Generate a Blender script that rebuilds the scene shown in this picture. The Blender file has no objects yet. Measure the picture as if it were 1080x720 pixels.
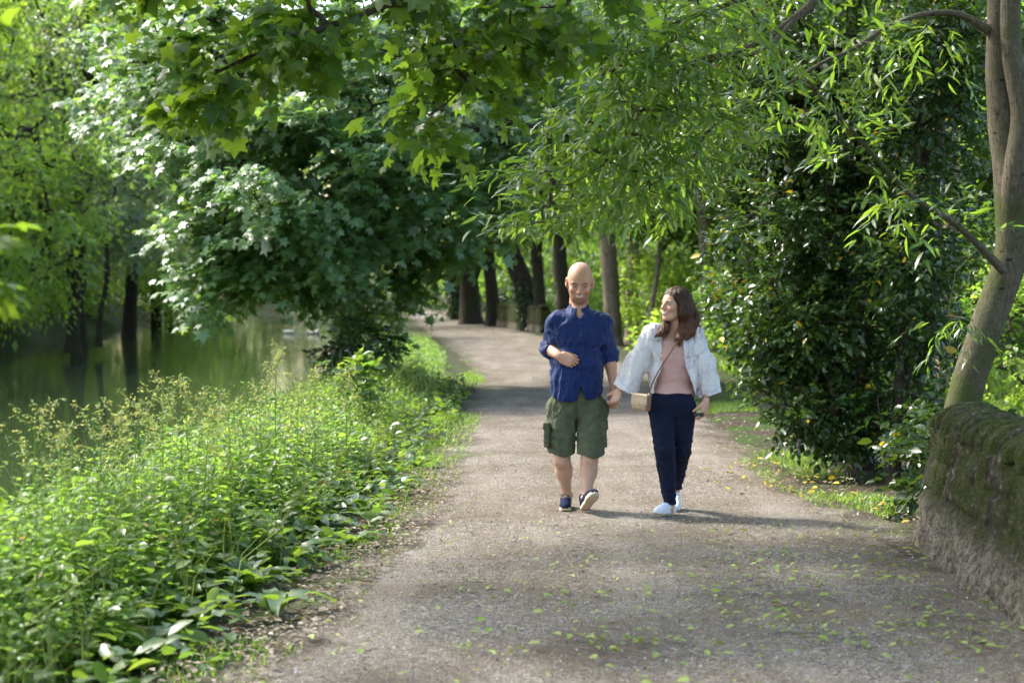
import bpy, math, random
import numpy as np
from mathutils import Vector, Matrix
random.seed(7)
RNG = np.random.default_rng(11)
S = bpy.context.scene
C = S.collection
PI = math.pi

# ------------------------------------------------------------------ camera
F = 1740.0                       # focal length in pixels of a 1080 px wide frame
CAMZ = 1.58
PITCH = math.atan(55 / F)
cam_d = bpy.data.cameras.new('camera')
cam = bpy.data.objects.new('camera', cam_d)
C.objects.link(cam)
cam.location = (0, 0, CAMZ)
cam.rotation_euler = (PI / 2 - PITCH, 0, 0)
cam_d.sensor_width = 36
cam_d.lens = 36 * F / 1080
cam_d.clip_start = 0.1
cam_d.clip_end = 2000
cam_d.dof.use_dof = True
cam_d.dof.focus_distance = 11.45
cam_d.dof.aperture_fstop = 2.5
S.camera = cam


def W(px, py, Y):
    """world point at distance Y that stands at that place of the photograph"""
    u = (px - 540) / F
    v = -(py - 360) / F
    cp, sp = math.cos(PITCH), math.sin(PITCH)
    d = (u, cp + v * sp, -sp + v * cp)
    k = Y / d[1]
    return Vector((d[0] * k, Y, CAMZ + d[2] * k))


def GY(py, z=0.0):
    """distance of the ground (height z) seen at picture row py"""
    v = -(py - 360) / F
    cp, sp = math.cos(PITCH), math.sin(PITCH)
    return (z - CAMZ) * (cp + v * sp) / (-sp + v * cp)


def tag(o, label=None, cat=None, group=None, kind=None):
    if label: o['label'] = label
    if cat: o['category'] = cat
    if group: o['group'] = group
    if kind: o['kind'] = kind
    return o


def empty(name, loc, label, cat, group=None):
    o = bpy.data.objects.new(name, None)
    C.objects.link(o)
    o.location = loc
    o.empty_display_size = 0.2
    return tag(o, label, cat, group)


def link(name, me, mat=None, parent=None, world=True):
    """link a mesh; its coordinates are world ones unless world=False"""
    o = bpy.data.objects.new(name, me)
    C.objects.link(o)
    if mat is not None:
        for m in (mat if isinstance(mat, (list, tuple)) else [mat]):
            me.materials.append(m)
    if parent is not None:
        o.parent = parent
        if world:
            o.location = -Vector(parent.location)
    return o


def np_mesh(name, V, T, smooth=False):
    """mesh from vertex array and an (n,k) face array (all faces k-gons) or a list of such arrays"""
    if not isinstance(T, (list, tuple)):
        T = [T]
    T = [t for t in T if len(t)]
    me = bpy.data.meshes.new(name)
    me.vertices.add(len(V))
    me.vertices.foreach_set('co', np.ascontiguousarray(V, dtype=np.float32).ravel())
    nl = sum(t.size for t in T)
    me.loops.add(nl)
    me.loops.foreach_set('vertex_index', np.concatenate([t.ravel() for t in T]).astype(np.int32))
    nf = sum(len(t) for t in T)
    me.polygons.add(nf)
    tot = np.concatenate([np.full(len(t), t.shape[1]) for t in T])
    st = np.concatenate([[0], np.cumsum(tot)[:-1]])
    me.polygons.foreach_set('loop_start', st.astype(np.int32))
    me.polygons.foreach_set('loop_total', tot.astype(np.int32))
    if smooth:
        me.polygons.foreach_set('use_smooth', np.ones(nf, dtype=bool))
    me.update(calc_edges=True)
    return me


class MB:
    """collects pieces into one mesh"""
    def __init__(s): s.V = []; s.Q = []; s.T = []; s.n = 0
    def add(s, V, Q=None, T=None):
        V = np.asarray(V, float).reshape(-1, 3)
        if Q is not None and len(Q): s.Q.append(np.asarray(Q).reshape(-1, 4) + s.n)
        if T is not None and len(T): s.T.append(np.asarray(T).reshape(-1, 3) + s.n)
        s.V.append(V); s.n += len(V)
    def mesh(s, name, smooth=True):
        fs = []
        if s.Q: fs.append(np.concatenate(s.Q))
        if s.T: fs.append(np.concatenate(s.T))
        return np_mesh(name, np.concatenate(s.V), fs, smooth)


# ------------------------------------------------------------------ numpy noise
_LAT = np.random.default_rng(5).random((64, 64, 64)).astype(np.float32)
def vnoise(P):
    P = np.asarray(P, dtype=np.float64)
    i = np.floor(P).astype(np.int64); f = P - i
    f = f * f * (3 - 2 * f)
    i &= 63; j = (i + 1) & 63
    x0, y0, z0 = i[..., 0], i[..., 1], i[..., 2]; x1, y1, z1 = j[..., 0], j[..., 1], j[..., 2]
    fx, fy, fz = f[..., 0], f[..., 1], f[..., 2]
    a = _LAT[x0, y0, z0] * (1 - fx) + _LAT[x1, y0, z0] * fx
    b = _LAT[x0, y1, z0] * (1 - fx) + _LAT[x1, y1, z0] * fx
    c = _LAT[x0, y0, z1] * (1 - fx) + _LAT[x1, y0, z1] * fx
    d = _LAT[x0, y1, z1] * (1 - fx) + _LAT[x1, y1, z1] * fx
    return ((a * (1 - fy) + b * fy) * (1 - fz) + (c * (1 - fy) + d * fy) * fz) * 2 - 1
def fbm(P, o=3):
    r = 0; a = 1.0; P = np.asarray(P, float)
    for k in range(o):
        r = r + a * vnoise(P + 17.3 * k); P = P * 2.03; a *= .5
    return r
def sstep(a, b, x):
    t = np.clip((x - a) / (b - a), 0, 1)
    return t * t * (3 - 2 * t)


# ------------------------------------------------------------------ materials
def new_mat(name):
    m = bpy.data.materials.new(name)
    m.use_nodes = True
    m.node_tree.nodes.clear()
    return m, m.node_tree


class NT:
    def __init__(s, nt): s.t = nt
    def n(s, typ, ins=None, **kw):
        nd = s.t.nodes.new(typ)
        for k, v in kw.items(): setattr(nd, k, v)
        for k, v in (ins or {}).items():
            if hasattr(v, 'is_linked') or hasattr(v, 'links'):
                s.t.links.new(v, nd.inputs[k])
            else:
                nd.inputs[k].default_value = v
        return nd
    def ramp(s, fac, stops, interp='LINEAR'):
        nd = s.t.nodes.new('ShaderNodeValToRGB')
        s.t.links.new(fac, nd.inputs[0])
        e = nd.color_ramp.elements
        nd.color_ramp.interpolation = interp
        while len(e) < len(stops): e.new(0.5)
        for x, (p, c) in zip(e, stops):
            x.position = p
            x.color = (c, c, c, 1) if isinstance(c, (int, float)) else (*c, 1)
        return nd.outputs[0]
    def mix(s, f, a, b, typ='MIX'):
        nd = s.t.nodes.new('ShaderNodeMix'); nd.data_type = 'RGBA'; nd.blend_type = typ
        for k, v in ((0, f), (6, a), (7, b)):
            if hasattr(v, 'links'): s.t.links.new(v, nd.inputs[k])
            else: nd.inputs[k].default_value = v if k == 0 else (*v, 1)
        return nd.outputs[2]
    def noise(s, vec, scale, detail=4, rough=.55, dist=0):
        nd = s.n('ShaderNodeTexNoise', {'Scale': scale, 'Detail': detail, 'Roughness': rough, 'Distortion': dist})
        if vec is not None: s.t.links.new(vec, nd.inputs['Vector'])
        return nd.outputs[0]
    def math(s, op, a, b=0.0, clamp=False):
        nd = s.t.nodes.new('ShaderNodeMath'); nd.operation = op; nd.use_clamp = clamp
        for k, v in ((0, a), (1, b)):
            if hasattr(v, 'links'): s.t.links.new(v, nd.inputs[k])
            else: nd.inputs[k].default_value = v
        return nd.outputs[0]
    def pos(s): return s.t.nodes.new('ShaderNodeNewGeometry').outputs['Position']
    def scaled(s, vec, sc):
        nd = s.n('ShaderNodeMapping', {'Scale': sc}); s.t.links.new(vec, nd.inputs['Vector']); return nd.outputs[0]
    def bump(s, h, strength=.5, dist=.01, normal=None):
        nd = s.n('ShaderNodeBump', {'Strength': strength, 'Distance': dist, 'Height': h})
        if normal is not None: s.t.links.new(normal, nd.inputs['Normal'])
        return nd.outputs[0]
    def out(s, sh):
        nd = s.t.nodes.new('ShaderNodeOutputMaterial'); s.t.links.new(sh, nd.inputs[0])
    def principled(s, **k):
        nd = s.t.nodes.new('ShaderNodeBsdfPrincipled')
        for a, v in k.items():
            a = a.replace('_', ' ')
            if a == 'Specular': a = 'Specular IOR Level'
            if hasattr(v, 'links'): s.t.links.new(v, nd.inputs[a])
            elif isinstance(v, tuple) and len(v) == 3: nd.inputs[a].default_value = (*v, 1)
            else: nd.inputs[a].default_value = v
        return nd.outputs[0]


def leaf_mat(name, cols, trans, rough=.38, tmix=.42, spec=.5, odd=None, oddf=.03):
    """cols: (dark, mid, light) reflectance; trans: colour of light passing through; odd: rare yellow leaves"""
    m, t = new_mat(name); N = NT(t)
    g = t.nodes.new('ShaderNodeNewGeometry')
    r = g.outputs['Random Per Island']
    big = N.noise(g.outputs['Position'], .9, 2)
    f = N.math('ADD', N.math('MULTIPLY', r, .75), N.math('MULTIPLY', N.math('SUBTRACT', big, .5), 1.1), True)
    c = N.ramp(f, [(0, cols[0]), (.5, cols[1]), (1, cols[2])])
    tc = N.mix(r, trans, tuple(min(1, x * y) for x, y in zip(trans, (1.5, 1.15, .9))))
    if odd:
        sel = N.math('LESS_THAN', N.math('FRACT', N.math('MULTIPLY', r, 37.7)), oddf)
        c = N.mix(sel, c, odd); tc = N.mix(sel, tc, odd)
    fine = N.noise(g.outputs['Position'], 60, 2)
    c = N.mix(N.math('MULTIPLY', fine, .35), c, tuple(x * .55 for x in cols[0]))
    p = N.principled(Base_Color=c, Roughness=rough, Specular=spec, Normal=N.bump(fine, .15, .004))
    tr = N.n('ShaderNodeBsdfTranslucent', {'Color': tc}).outputs[0]
    mx = N.n('ShaderNodeMixShader', {0: tmix}); t.links.new(p, mx.inputs[1]); t.links.new(tr, mx.inputs[2])
    N.out(mx.outputs[0])
    return m


def bark_mat(name, a, b, c=None, scale=1.0, moss=None, mossf=.5):
    m, t = new_mat(name); N = NT(t)
    P = N.pos()
    v = N.noise(N.scaled(P, (7 * scale, 7 * scale, 1.6 * scale)), 4, 6, .65, .6)
    w = N.noise(P, 2.2 * scale, 4)
    col = N.ramp(v, [(.3, a), (.62, b)])
    if c: col = N.mix(N.ramp(w, [(.45, 0), (.65, 1)]), col, c)
    if moss: col = N.mix(N.ramp(N.noise(P, 1.3, 5), [(mossf, 0), (mossf + .12, 1)]), col, moss)
    bp = N.bump(v, .9, .03 / scale)
    N.out(N.principled(Base_Color=col, Roughness=.9, Specular=.2, Normal=bp))
    return m


def plain(name, col, rough=.8, spec=.3, nscale=None, namt=.25, bump=0, bscale=200, metal=0):
    m, t = new_mat(name); N = NT(t)
    P = N.n('ShaderNodeTexCoord').outputs['Object']
    c = col
    if nscale: c = N.mix(N.noise(P, nscale, 4), tuple(x * (1 - namt) for x in col), tuple(min(1, x * (1 + namt)) for x in col))
    k = dict(Base_Color=c, Roughness=rough, Specular=spec, Metallic=metal)
    if bump: k['Normal'] = N.bump(N.noise(P, bscale, 3), bump, .002)
    N.out(N.principled(**k))
    return m


# ------------------------------------------------------------------ leaves
def _mk(v, f): return np.array(v, float), np.array(f)
LT = {}
LT['diamond'] = _mk([(0, 0, 0), (.45, .27, .06), (1, 0, -.08), (.45, -.27, .06)], [(0, 2, 1), (0, 3, 2)])
LT['ovate'] = _mk([(0, 0, 0), (.25, .24, .04), (.62, .25, .03), (1, 0, -.16), (.62, -.25, .03), (.25, -.24, .04), (.5, 0, -.03)],
                  [(0, 6, 1), (1, 6, 2), (2, 6, 3), (3, 6, 4), (4, 6, 5), (5, 6, 0)])
LT['lance'] = _mk([(0, 0, 0), (.3, .085, .02), (.3, -.085, .02), (.68, .075, -.05), (.68, -.075, -.05), (1, 0, -.2)],
                  [(0, 2, 1), (1, 2, 4), (1, 4, 3), (3, 4, 5)])
def _maple():
    o = [(0, 0)]
    for r, a in ((.50, 112), (.62, 88), (.50, 70), (.88, 50), (.64, 26), (1.0, 0)):
        o.append((r * math.cos(math.radians(a)) + .03, r * math.sin(math.radians(a))))
    o += [(x, -y) for x, y in o[1:-1][::-1]]
    v = [(.22, 0, 0)] + [(x, y, -.22 * (x * x + 1.2 * y * y) + (.07 if i % 2 else 0)) for i, (x, y) in enumerate(o)]
    n = len(o)
    return _mk(v, [(0, 1 + (i + 1) % n, 1 + i) for i in range(n)])
LT['maple'] = _maple()
def _maplelow():
    v = [(0, 0, 0), (.05, .55, -.05), (.4, .28, .02), (.62, .62, -.12), (.62, .2, 0), (1, 0, -.15)]
    m = v + [(x, -y, z) for x, y, z in v[1:5]]
    f = [(0, 2, 1), (2, 4, 3), (0, 5, 4), (0, 4, 2)]
    mp = {0: 0, 5: 5, 1: 6, 2: 7, 3: 8, 4: 9}
    return _mk(m, f + [(mp[a], mp[c], mp[b]) for a, b, c in f])
LT['maplelow'] = _maplelow()
def _dock():
    v = []; f = []
    n = 7
    for i in range(n + 1):
        x = i / n; w = .17 * math.sin(PI * (x * .93 + .04)) ** .7 * (1.1 - .35 * x)
        z = .35 * math.sin(x * 2.0) - .55 * x * x
        wob = .03 * math.sin(i * 2.4)
        v += [(x, w, z + .04 + wob), (x, 0, z), (x, -w, z + .04 - wob)]
    for i in range(n):
        a = 3 * i
        f += [(a, a + 1, a + 4), (a, a + 4, a + 3), (a + 1, a + 2, a + 5), (a + 1, a + 5, a + 4)]
    return _mk(v, f)
LT['dock'] = _dock()


def unit(a):
    return a / np.maximum(np.linalg.norm(a, axis=-1, keepdims=True), 1e-9)


def leaves(P, D, Nn, size, typ):
    """vertices and triangles of leaves at P, tips along D, upper side towards Nn"""
    tv, tf = LT[typ]
    D = unit(D); B = unit(np.cross(Nn, D)); Nn = np.cross(D, B)
    size = np.broadcast_to(np.asarray(size, float), (len(P),))
    V = P[:, None, :] + size[:, None, None] * (tv[None, :, 0:1] * D[:, None] + tv[None, :, 1:2] * B[:, None] + tv[None, :, 2:3] * Nn[:, None])
    T = tf[None] + (np.arange(len(P)) * len(tv))[:, None, None]
    return V.reshape(-1, 3), T.reshape(-1, 3)


def sprays(cen, rad, ntw, nlf, size, typ, droop=.25, flat=.35, out=None, up=(0, 0, 1), tilt=.35, sz=.25, rng=RNG, spread=.9, twigs=False):
    """each clump centre grows ntw twigs, each twig nlf leaves in two ranks"""
    cen = np.asarray(cen, float); n = len(cen)
    rad = np.broadcast_to(np.asarray(rad, float), (n,))
    dd = rng.normal(size=(n, ntw, 3)); dd[..., 2] *= flat
    if out is not None: dd += np.asarray(out)[:, None, :] * spread
    dd = unit(dd)
    L = rad[:, None] * rng.uniform(.6, 1.15, (n, ntw))
    t = (np.arange(nlf) + 1.0) / nlf
    t = .15 + .85 * t
    base = cen[:, None] + rng.normal(size=(n, ntw, 3)) * rad[:, None, None] * np.array([.25, .25, .18])
    P = base[:, :, None, :] + dd[:, :, None, :] * (L[:, :, None] * t)[..., None]
    P[..., 2] -= droop * rad[:, None, None] * (t ** 2)[None, None]
    side = unit(np.cross(dd, np.array([0, 0, 1.0])) + 1e-6)
    sgn = np.where(np.arange(nlf) % 2 == 0, 1.0, -1.0)
    tdir = dd.copy(); tdir[..., 2] -= droop * .8; tdir = unit(tdir)
    D = tdir[:, :, None, :] * .75 + side[:, :, None, :] * (sgn * .75)[None, None, :, None] + rng.normal(size=P.shape) * .25
    D[..., 2] -= droop * .5
    D[:, :, -1] = tdir + rng.normal(size=tdir.shape) * .15
    Nn = np.array(up)[None, None, None] + rng.normal(size=P.shape) * tilt
    sizes = size * np.exp(rng.normal(size=P.shape[:3]) * sz)
    P = P + rng.normal(size=P.shape) * (.04 * rad[:, None, None, None])
    V, T = leaves(P.reshape(-1, 3), D.reshape(-1, 3), Nn.reshape(-1, 3), sizes.ravel(), typ)
    if twigs:
        e = np.concatenate([base[:, :, None], P[:, :, [nlf // 2, -1]]], 2)
        return V, T, e.reshape(-1, 3, 3)
    return V, T


def polytubes(E, r0, r1, k=3):
    """thin tubes along many 3-point lines E (n,m,3)"""
    n, m, _ = E.shape
    d = unit(E[:, -1] - E[:, 0]); a = unit(np.cross(d, np.array([.3, .2, 1.0]))); b = np.cross(d, a)
    rr = np.linspace(1, 0, m) * r0 + np.linspace(0, 1, m) * r1
    an = np.arange(k) * 2 * PI / k
    ring = a[:, None] * np.cos(an)[None, :, None] + b[:, None] * np.sin(an)[None, :, None]
    V = E[:, :, None] + ring[:, None] * rr[None, :, None, None]
    q = []
    for i in range(m - 1):
        for j in range(k):
            q.append((i * k + j, i * k + (j + 1) % k, (i + 1) * k + (j + 1) % k, (i + 1) * k + j))
    Q = np.array(q)[None] + (np.arange(n) * m * k)[:, None, None]
    return V.reshape(-1, 3), Q.reshape(-1, 4)


def catmull(pts, n):
    P = np.asarray(pts, float)
    P = np.vstack([2 * P[0] - P[1], P, 2 * P[-1] - P[-2]])
    out = []
    for i in range(1, len(P) - 2):
        t = np.linspace(0, 1, n, endpoint=False)[:, None]
        a, b, c, d = P[i - 1], P[i], P[i + 1], P[i + 2]
        out.append(.5 * (2 * b + (c - a) * t + (2 * a - 5 * b + 4 * c - d) * t ** 2 + (3 * b - a - 3 * c + d) * t ** 3))
    out.append(P[-2][None])
    return np.vstack(out)


def tube(mb, pts, radii, k=10, n=6, rough=0.0, cap=True, flare=0):
    """bent tapering limb through pts with radii"""
    PR = catmull([tuple(p) + (r,) for p, r in zip(pts, radii)], n)
    P, R = PR[:, :3], np.maximum(PR[:, 3], 1e-4)
    T = unit(np.gradient(P, axis=0))
    u = np.cross(T[0], (0, 1, .13)); u /= np.linalg.norm(u)
    V = []
    an = np.arange(k) * 2 * PI / k
    for i in range(len(P)):
        u = u - T[i] * u.dot(T[i]); u /= np.linalg.norm(u); w = np.cross(T[i], u)
        ring = np.cos(an)[:, None] * u + np.sin(an)[:, None] * w
        rr = R[i]
        if rough:
            rr = rr * (1 + rough * vnoise(P[i] * 1.7 / max(R.max(), .03) * .25 + ring * 1.3)[:, None] + .4 * rough * vnoise(P[i] * 6 + ring * 3)[:, None])
        if flare:
            hgt = P[i][2] - P[0][2]
            rr = rr * (1 + flare * math.exp(-hgt / (R[0] * 1.3)) * (.7 + .5 * np.cos(an * 5 + 1)[:, None]))
        V.append(P[i] + ring * rr)
    V = np.vstack(V)
    m = len(P)
    i, j = np.meshgrid(np.arange(m - 1), np.arange(k), indexing='ij')
    a = (i * k + j).ravel(); b = (i * k + (j + 1) % k).ravel()
    Q = np.stack([a, b, b + k, a + k], 1)
    if cap:
        V = np.vstack([V, P[-1] + T[-1] * R[-1]])
        e = (m - 1) * k
        Tt = np.array([(e + q, e + (q + 1) % k, m * k) for q in range(k)])
        mb.add(V, Q, Tt)
    else:
        mb.add(V, Q)


def network(mb, starts, cen, rtip=.008, k=5, sag=.0, rmax=None, rng=RNG):
    """branches joining clump centres to the nearest point of the limbs already built"""
    starts = np.asarray(starts, float); cen = np.asarray(cen, float)
    ref = starts.mean(0)
    dist = np.min(np.linalg.norm(cen[:, None] - starts[None], axis=2), axis=1)
    order = np.argsort(dist)
    nodes = list(starts); par = [-1] * len(starts); ids = []
    for c in order:
        A = np.array(nodes)
        d = np.linalg.norm(A - cen[c], axis=1)
        d = d + .35 * np.maximum(0, np.linalg.norm(A - cen[c], axis=1) - 1.5)
        p = int(np.argmin(d))
        mid = (A[p] + cen[c]) / 2 + rng.normal(size=3) * .07 * d[p]
        mid[2] += .1 * d[p]
        nodes.append(mid); par.append(p)
        nodes.append(cen[c]); par.append(len(nodes) - 2)
    w = np.zeros(len(nodes)); w[len(starts) + 1::2] = 1
    for i in range(len(nodes) - 1, len(starts) - 1, -1): w[par[i]] += w[i]
    A = np.array(nodes)
    idx = [i for i in range(len(starts), len(nodes))]
    R = rtip * np.sqrt(np.maximum(w, 1)) * 1.15
    if rmax: R = np.minimum(R, rmax)
    d0 = A[[par[i] for i in idx]]; d1 = A[idx]
    r1 = R[idx]; r0 = np.array([R[par[i]] if par[i] >= len(starts) else R[i] * 1.25 for i in idx])
    dd = unit(d1 - d0 + 1e-9); a = unit(np.cross(dd, np.array([.31, .2, 1.0]))); b = np.cross(dd, a)
    an = np.arange(k) * 2 * PI / k
    ring = a[:, None] * np.cos(an)[None, :, None] + b[:, None] * np.sin(an)[None, :, None]
    V = np.concatenate([(d0[:, None] + ring * r0[:, None, None]), (d1[:, None] + ring * r1[:, None, None])], 1)
    q = np.array([(j, (j + 1) % k, k + (j + 1) % k, k + j) for j in range(k)])
    Q = q[None] + (np.arange(len(idx)) * 2 * k)[:, None, None]
    mb.add(V.reshape(-1, 3), Q.reshape(-1, 4))


def blob_points(blobs, rng=RNG, shell=.45, keep=None):
    out = []; nor = []
    for (cx, cy, cz, rx, ry, rz, n) in blobs:
        v = unit(rng.normal(size=(n, 3)))
        r = rng.uniform(shell, 1, n) ** .6
        out.append(v * r[:, None] * (rx, ry, rz) + (cx, cy, cz))
        nor.append(unit(v / (rx, ry, rz)))
    P = np.vstack(out); O = np.vstack(nor)
    if keep is not None:
        m = keep(P); P, O = P[m], O[m]
    return P, O


def tree(name, label, cat, trunk, radii, blobs, leafm, barkm, typ='diamond', size=.15, ntw=6, nlf=6, rad=.7, droop=.3,
         group=None, limbs=(), flare=.5, shell=.45, rtip=.012, starts=None, tilt=.4, k=12, keep=None, flat=.4, seed=1, rough=.12, leafkeep=None, up=(0, 0, 1)):
    """a tree > trunk, branches, crown"""
    rng = np.random.default_rng(seed)
    base = Vector(trunk[0])
    root = empty(name, base, label, cat, group)
    mb = MB(); tube(mb, trunk, radii, k=k, n=8, rough=rough, flare=flare)
    for lp, lr in limbs: tube(mb, lp, lr, k=max(6, k - 4), n=6, rough=rough * .6)
    P, O = blob_points(blobs, rng, shell, keep)
    st = catmull(trunk, 5)[-(max(4, int(len(trunk) * 3))):]
    ss = [st] + [catmull(lp, 4)[2:] for lp, lr in limbs]
    st = np.vstack(ss)
    network(mb, st, P, rtip=rtip, rng=rng, rmax=min(radii) * 1.0 + .02)
    link('trunk', mb.mesh('trunk'), barkm, root)
    V, T = sprays(P, rad, ntw, nlf, size, typ, droop=droop, out=O, rng=rng, tilt=tilt, flat=flat, up=up)
    if leafkeep is not None:
        nv, nf = len(LT[typ][0]), len(LT[typ][1]); ok = leafkeep(V.reshape(-1, nv, 3).mean(1))
        V = V.reshape(-1, nv, 3)[ok].reshape(-1, 3); T = (LT[typ][1][None] + (np.arange(ok.sum()) * nv)[:, None, None]).reshape(-1, 3)
    link('crown', np_mesh('crown', V, T), leafm, root)
    return root
# ------------------------------------------------------------------ light and world
SUN_EL, SUN_DIR = 47.0, Vector((-.86, .51, 0)).normalized()      # towards the sun
wd = bpy.data.worlds.new('World'); S.world = wd; wd.use_nodes = True
nt = wd.node_tree; nt.nodes.clear()
sky = nt.nodes.new('ShaderNodeTexSky'); sky.sky_type = 'NISHITA'; sky.sun_disc = False
sky.sun_elevation = math.radians(SUN_EL)
sky.sun_rotation = math.atan2(SUN_DIR.x, SUN_DIR.y)
sky.air_density = 1.3; sky.dust_density = 3.0; sky.ozone_density = 1.0
bg = nt.nodes.new('ShaderNodeBackground'); bg.inputs[1].default_value = .148
wo = nt.nodes.new('ShaderNodeOutputWorld')
nt.links.new(sky.outputs[0], bg.inputs[0]); nt.links.new(bg.outputs[0], wo.inputs[0])
sd = bpy.data.lights.new('sun', 'SUN'); sd.energy = 2.15; sd.angle = math.radians(5.0); sd.color = (1, .97, .91)
so = bpy.data.objects.new('sun', sd); C.objects.link(so)
el = math.radians(SUN_EL)
sv = Vector((SUN_DIR.x * math.cos(el), SUN_DIR.y * math.cos(el), math.sin(el)))
so.rotation_euler = sv.to_track_quat('Z', 'Y').to_euler(); so.location = sv * 60

S.render.engine = 'CYCLES'
cy = S.cycles
cy.max_bounces = 6; cy.diffuse_bounces = 3; cy.glossy_bounces = 2; cy.transmission_bounces = 4; cy.transparent_max_bounces = 4
cy.use_denoising = True
cy.sample_clamp_indirect = 4; cy.sample_clamp_direct = 12
cy.caustics_reflective = False; cy.caustics_refractive = False
cy.use_adaptive_sampling = True; cy.adaptive_threshold = .02
try:
    cy.denoiser = 'OPENIMAGEDENOISE'; cy.denoising_input_passes = 'RGB_ALBEDO_NORMAL'; cy.denoising_prefilter = 'FAST'
except Exception: pass
vs = S.view_settings
vs.view_transform = 'Standard'; vs.look = 'None'; vs.exposure = 2.05; vs.gamma = 1
vs.use_curve_mapping = False

# ------------------------------------------------------------------ lines of the place
YS = [-40, 0, 6.6, 9.6, 11.7, 16.7, 23.9, 30.5, 42.3, 61, 78, 110, 135, 170, 260]
PL = [-1.7, -1.55, -1.32, -.95, -.80, -.70, -.68, -.78, -1.45, -3.2, -4.6, -7.2, -10.5, -20, -60]
PR = [3.1, 3.1, 2.9, 2.6, 2.42, 2.4, 2.75, 2.7, 2.3, .6, -1.3, -4.6, -7.5, -16, -56]
BR = [-3.1, -2.9, -2.7, -2.7, -2.7, -2.8, -3.0, -3.3, -4.3, -6.3, -8.0, -11, -15, -28, -75]   # right bank of the river
BL = [-15, -15, -15, -15, -15, -15, -15, -15.5, -16, -17, -19, -23, -29, -46, -95]             # left bank
def cub(y, T):
    y = np.asarray(y, float)
    return np.interp(y, YS, T)
def pl(y): return (cub(y - 2, PL) + cub(y, PL) * 2 + cub(y + 2, PL)) / 4
def pr(y): return (cub(y - 2, PR) + cub(y, PR) * 2 + cub(y + 2, PR)) / 4
def br(y): return (cub(y - 3, BR) + cub(y, BR) * 2 + cub(y + 3, BR)) / 4
def bl(y): return (cub(y - 3, BL) + cub(y, BL) * 2 + cub(y + 3, BL)) / 4
WATER = -.5

def ground_z(x, y):
    x = np.asarray(x, float); y = np.asarray(y, float)
    n = vnoise(np.stack([x * .35, y * .35, x * 0], -1)) * .06 + vnoise(np.stack([x * 1.7, y * 1.7, x * 0 + 3], -1)) * .02
    r = br(y) + .25 * vnoise(np.stack([x * 0, y * .6, x * 0], -1))
    l = bl(y) + .6 * vnoise(np.stack([x * 0 + 9, y * .3, x * 0], -1))
    onp = sstep(-.15, .35, x - pl(y)) * sstep(-.15, .35, pr(y) - x)      # level under the path
    z = n * (1 - onp) - .015 * onp
    z = z - 1.3 * sstep(.35, -1.2, x - r)
    z = z + (1.6 + n) * sstep(.8, -2.0, x - l)
    z = z + np.minimum(9, np.maximum(0, (l - 2 - x)) * .16)              # slope behind the far bank
    e = x - pr(y) - .6
    # lower ground behind the wall near the camera, rising further out
    z = z - .35 * sstep(.2, 1.6, e) * sstep(26, 14, y)
    z = z + np.minimum(7, np.maximum(0, e - 9) * .13)
    z = z + np.minimum(6, np.maximum(0, y - 150) * .05)
    return z

# ground sheet, finer near the camera
def axis(lo, hi, spec):
    out = [lo]
    while out[-1] < hi:
        st = spec(out[-1]); out.append(out[-1] + st)
    return np.array(out)
gx = axis(-260, 260, lambda x: .16 if -6 < x < 6 else (.5 if -24 < x < 16 else (2 if -50 < x < 40 else 12)))
gy = axis(-60, 420, lambda y: .16 if 3 < y < 20 else (.35 if 0 < y < 50 else (1.0 if -10 < y < 140 else 10)))
X, Y = np.meshgrid(gx, gy, indexing='ij')
Z = ground_z(X, Y)
V = np.stack([X, Y, Z], -1).reshape(-1, 3)
ny = len(gy)
ii, jj = np.meshgrid(np.arange(len(gx) - 1), np.arange(ny - 1), indexing='ij')
a = (ii * ny + jj).ravel()
Q = np.stack([a, a + ny, a + ny + 1, a + 1], 1)
m, t = new_mat('soil'); N = NT(t); P_ = N.pos()
n1 = N.noise(P_, 1.4, 5); n2 = N.noise(P_, 22, 5)
soil = N.ramp(n2, [(.3, (.02, .015, .01)), (.55, (.055, .042, .028)), (.75, (.11, .09, .06))])
grs = N.ramp(n2, [(.3, (.015, .028, .006)), (.6, (.045, .08, .014)), (.8, (.09, .13, .03))])
col = N.mix(N.ramp(n1, [(.46, 0), (.58, 1)]), soil, grs)
N.out(N.principled(Base_Color=col, Roughness=.95, Specular=.15, Normal=N.bump(n2, .8, .03)))
tag(link('ground', np_mesh('ground', V, Q, True), m), 'dark soil and grass on both sides of the gravel path', 'ground', kind='structure')

# the gravel path, its edges ragged
ys = np.concatenate([np.arange(-12, 20, .07), np.arange(20, 50, .2), np.arange(50, 172, .8)])
nu = 56
u = np.linspace(0, 1, nu)
def edge_noise(y, s): return .10 * fbm(np.stack([y * 1.1, y * 0 + s, y * 0], -1), 3) + .035 * vnoise(np.stack([y * 7, y * 0 + s, y * 0], -1))
LE = pl(ys) + edge_noise(ys, 3) - .05; RE = pr(ys) + edge_noise(ys, 31) + .05
XX = LE[:, None] * (1 - u) + RE[:, None] * u
YY = np.repeat(ys[:, None], nu, 1)
ed = np.minimum(XX - LE[:, None], RE[:, None] - XX)
ZZ = .012 * fbm(np.stack([XX * .8, YY * .8, XX * 0], -1), 2) + .004 * fbm(np.stack([XX * 7, YY * 7, XX * 0], -1), 2) + .008
ZZ = ZZ + .02 * sstep(.0, .8, ed) - .05 * sstep(.1, 0, ed)
V = np.stack([XX, YY, ZZ], -1).reshape(-1, 3)
ii, jj = np.meshgrid(np.arange(len(ys) - 1), np.arange(nu - 1), indexing='ij')
a = (ii * nu + jj).ravel()
Q = np.stack([a, a + 1, a + nu + 1, a + nu], 1)
me = np_mesh('path', V, Q, True)
at = me.attributes.new('edge', 'FLOAT', 'POINT'); at.data.foreach_set('value', ed.ravel().astype(np.float32))
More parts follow.
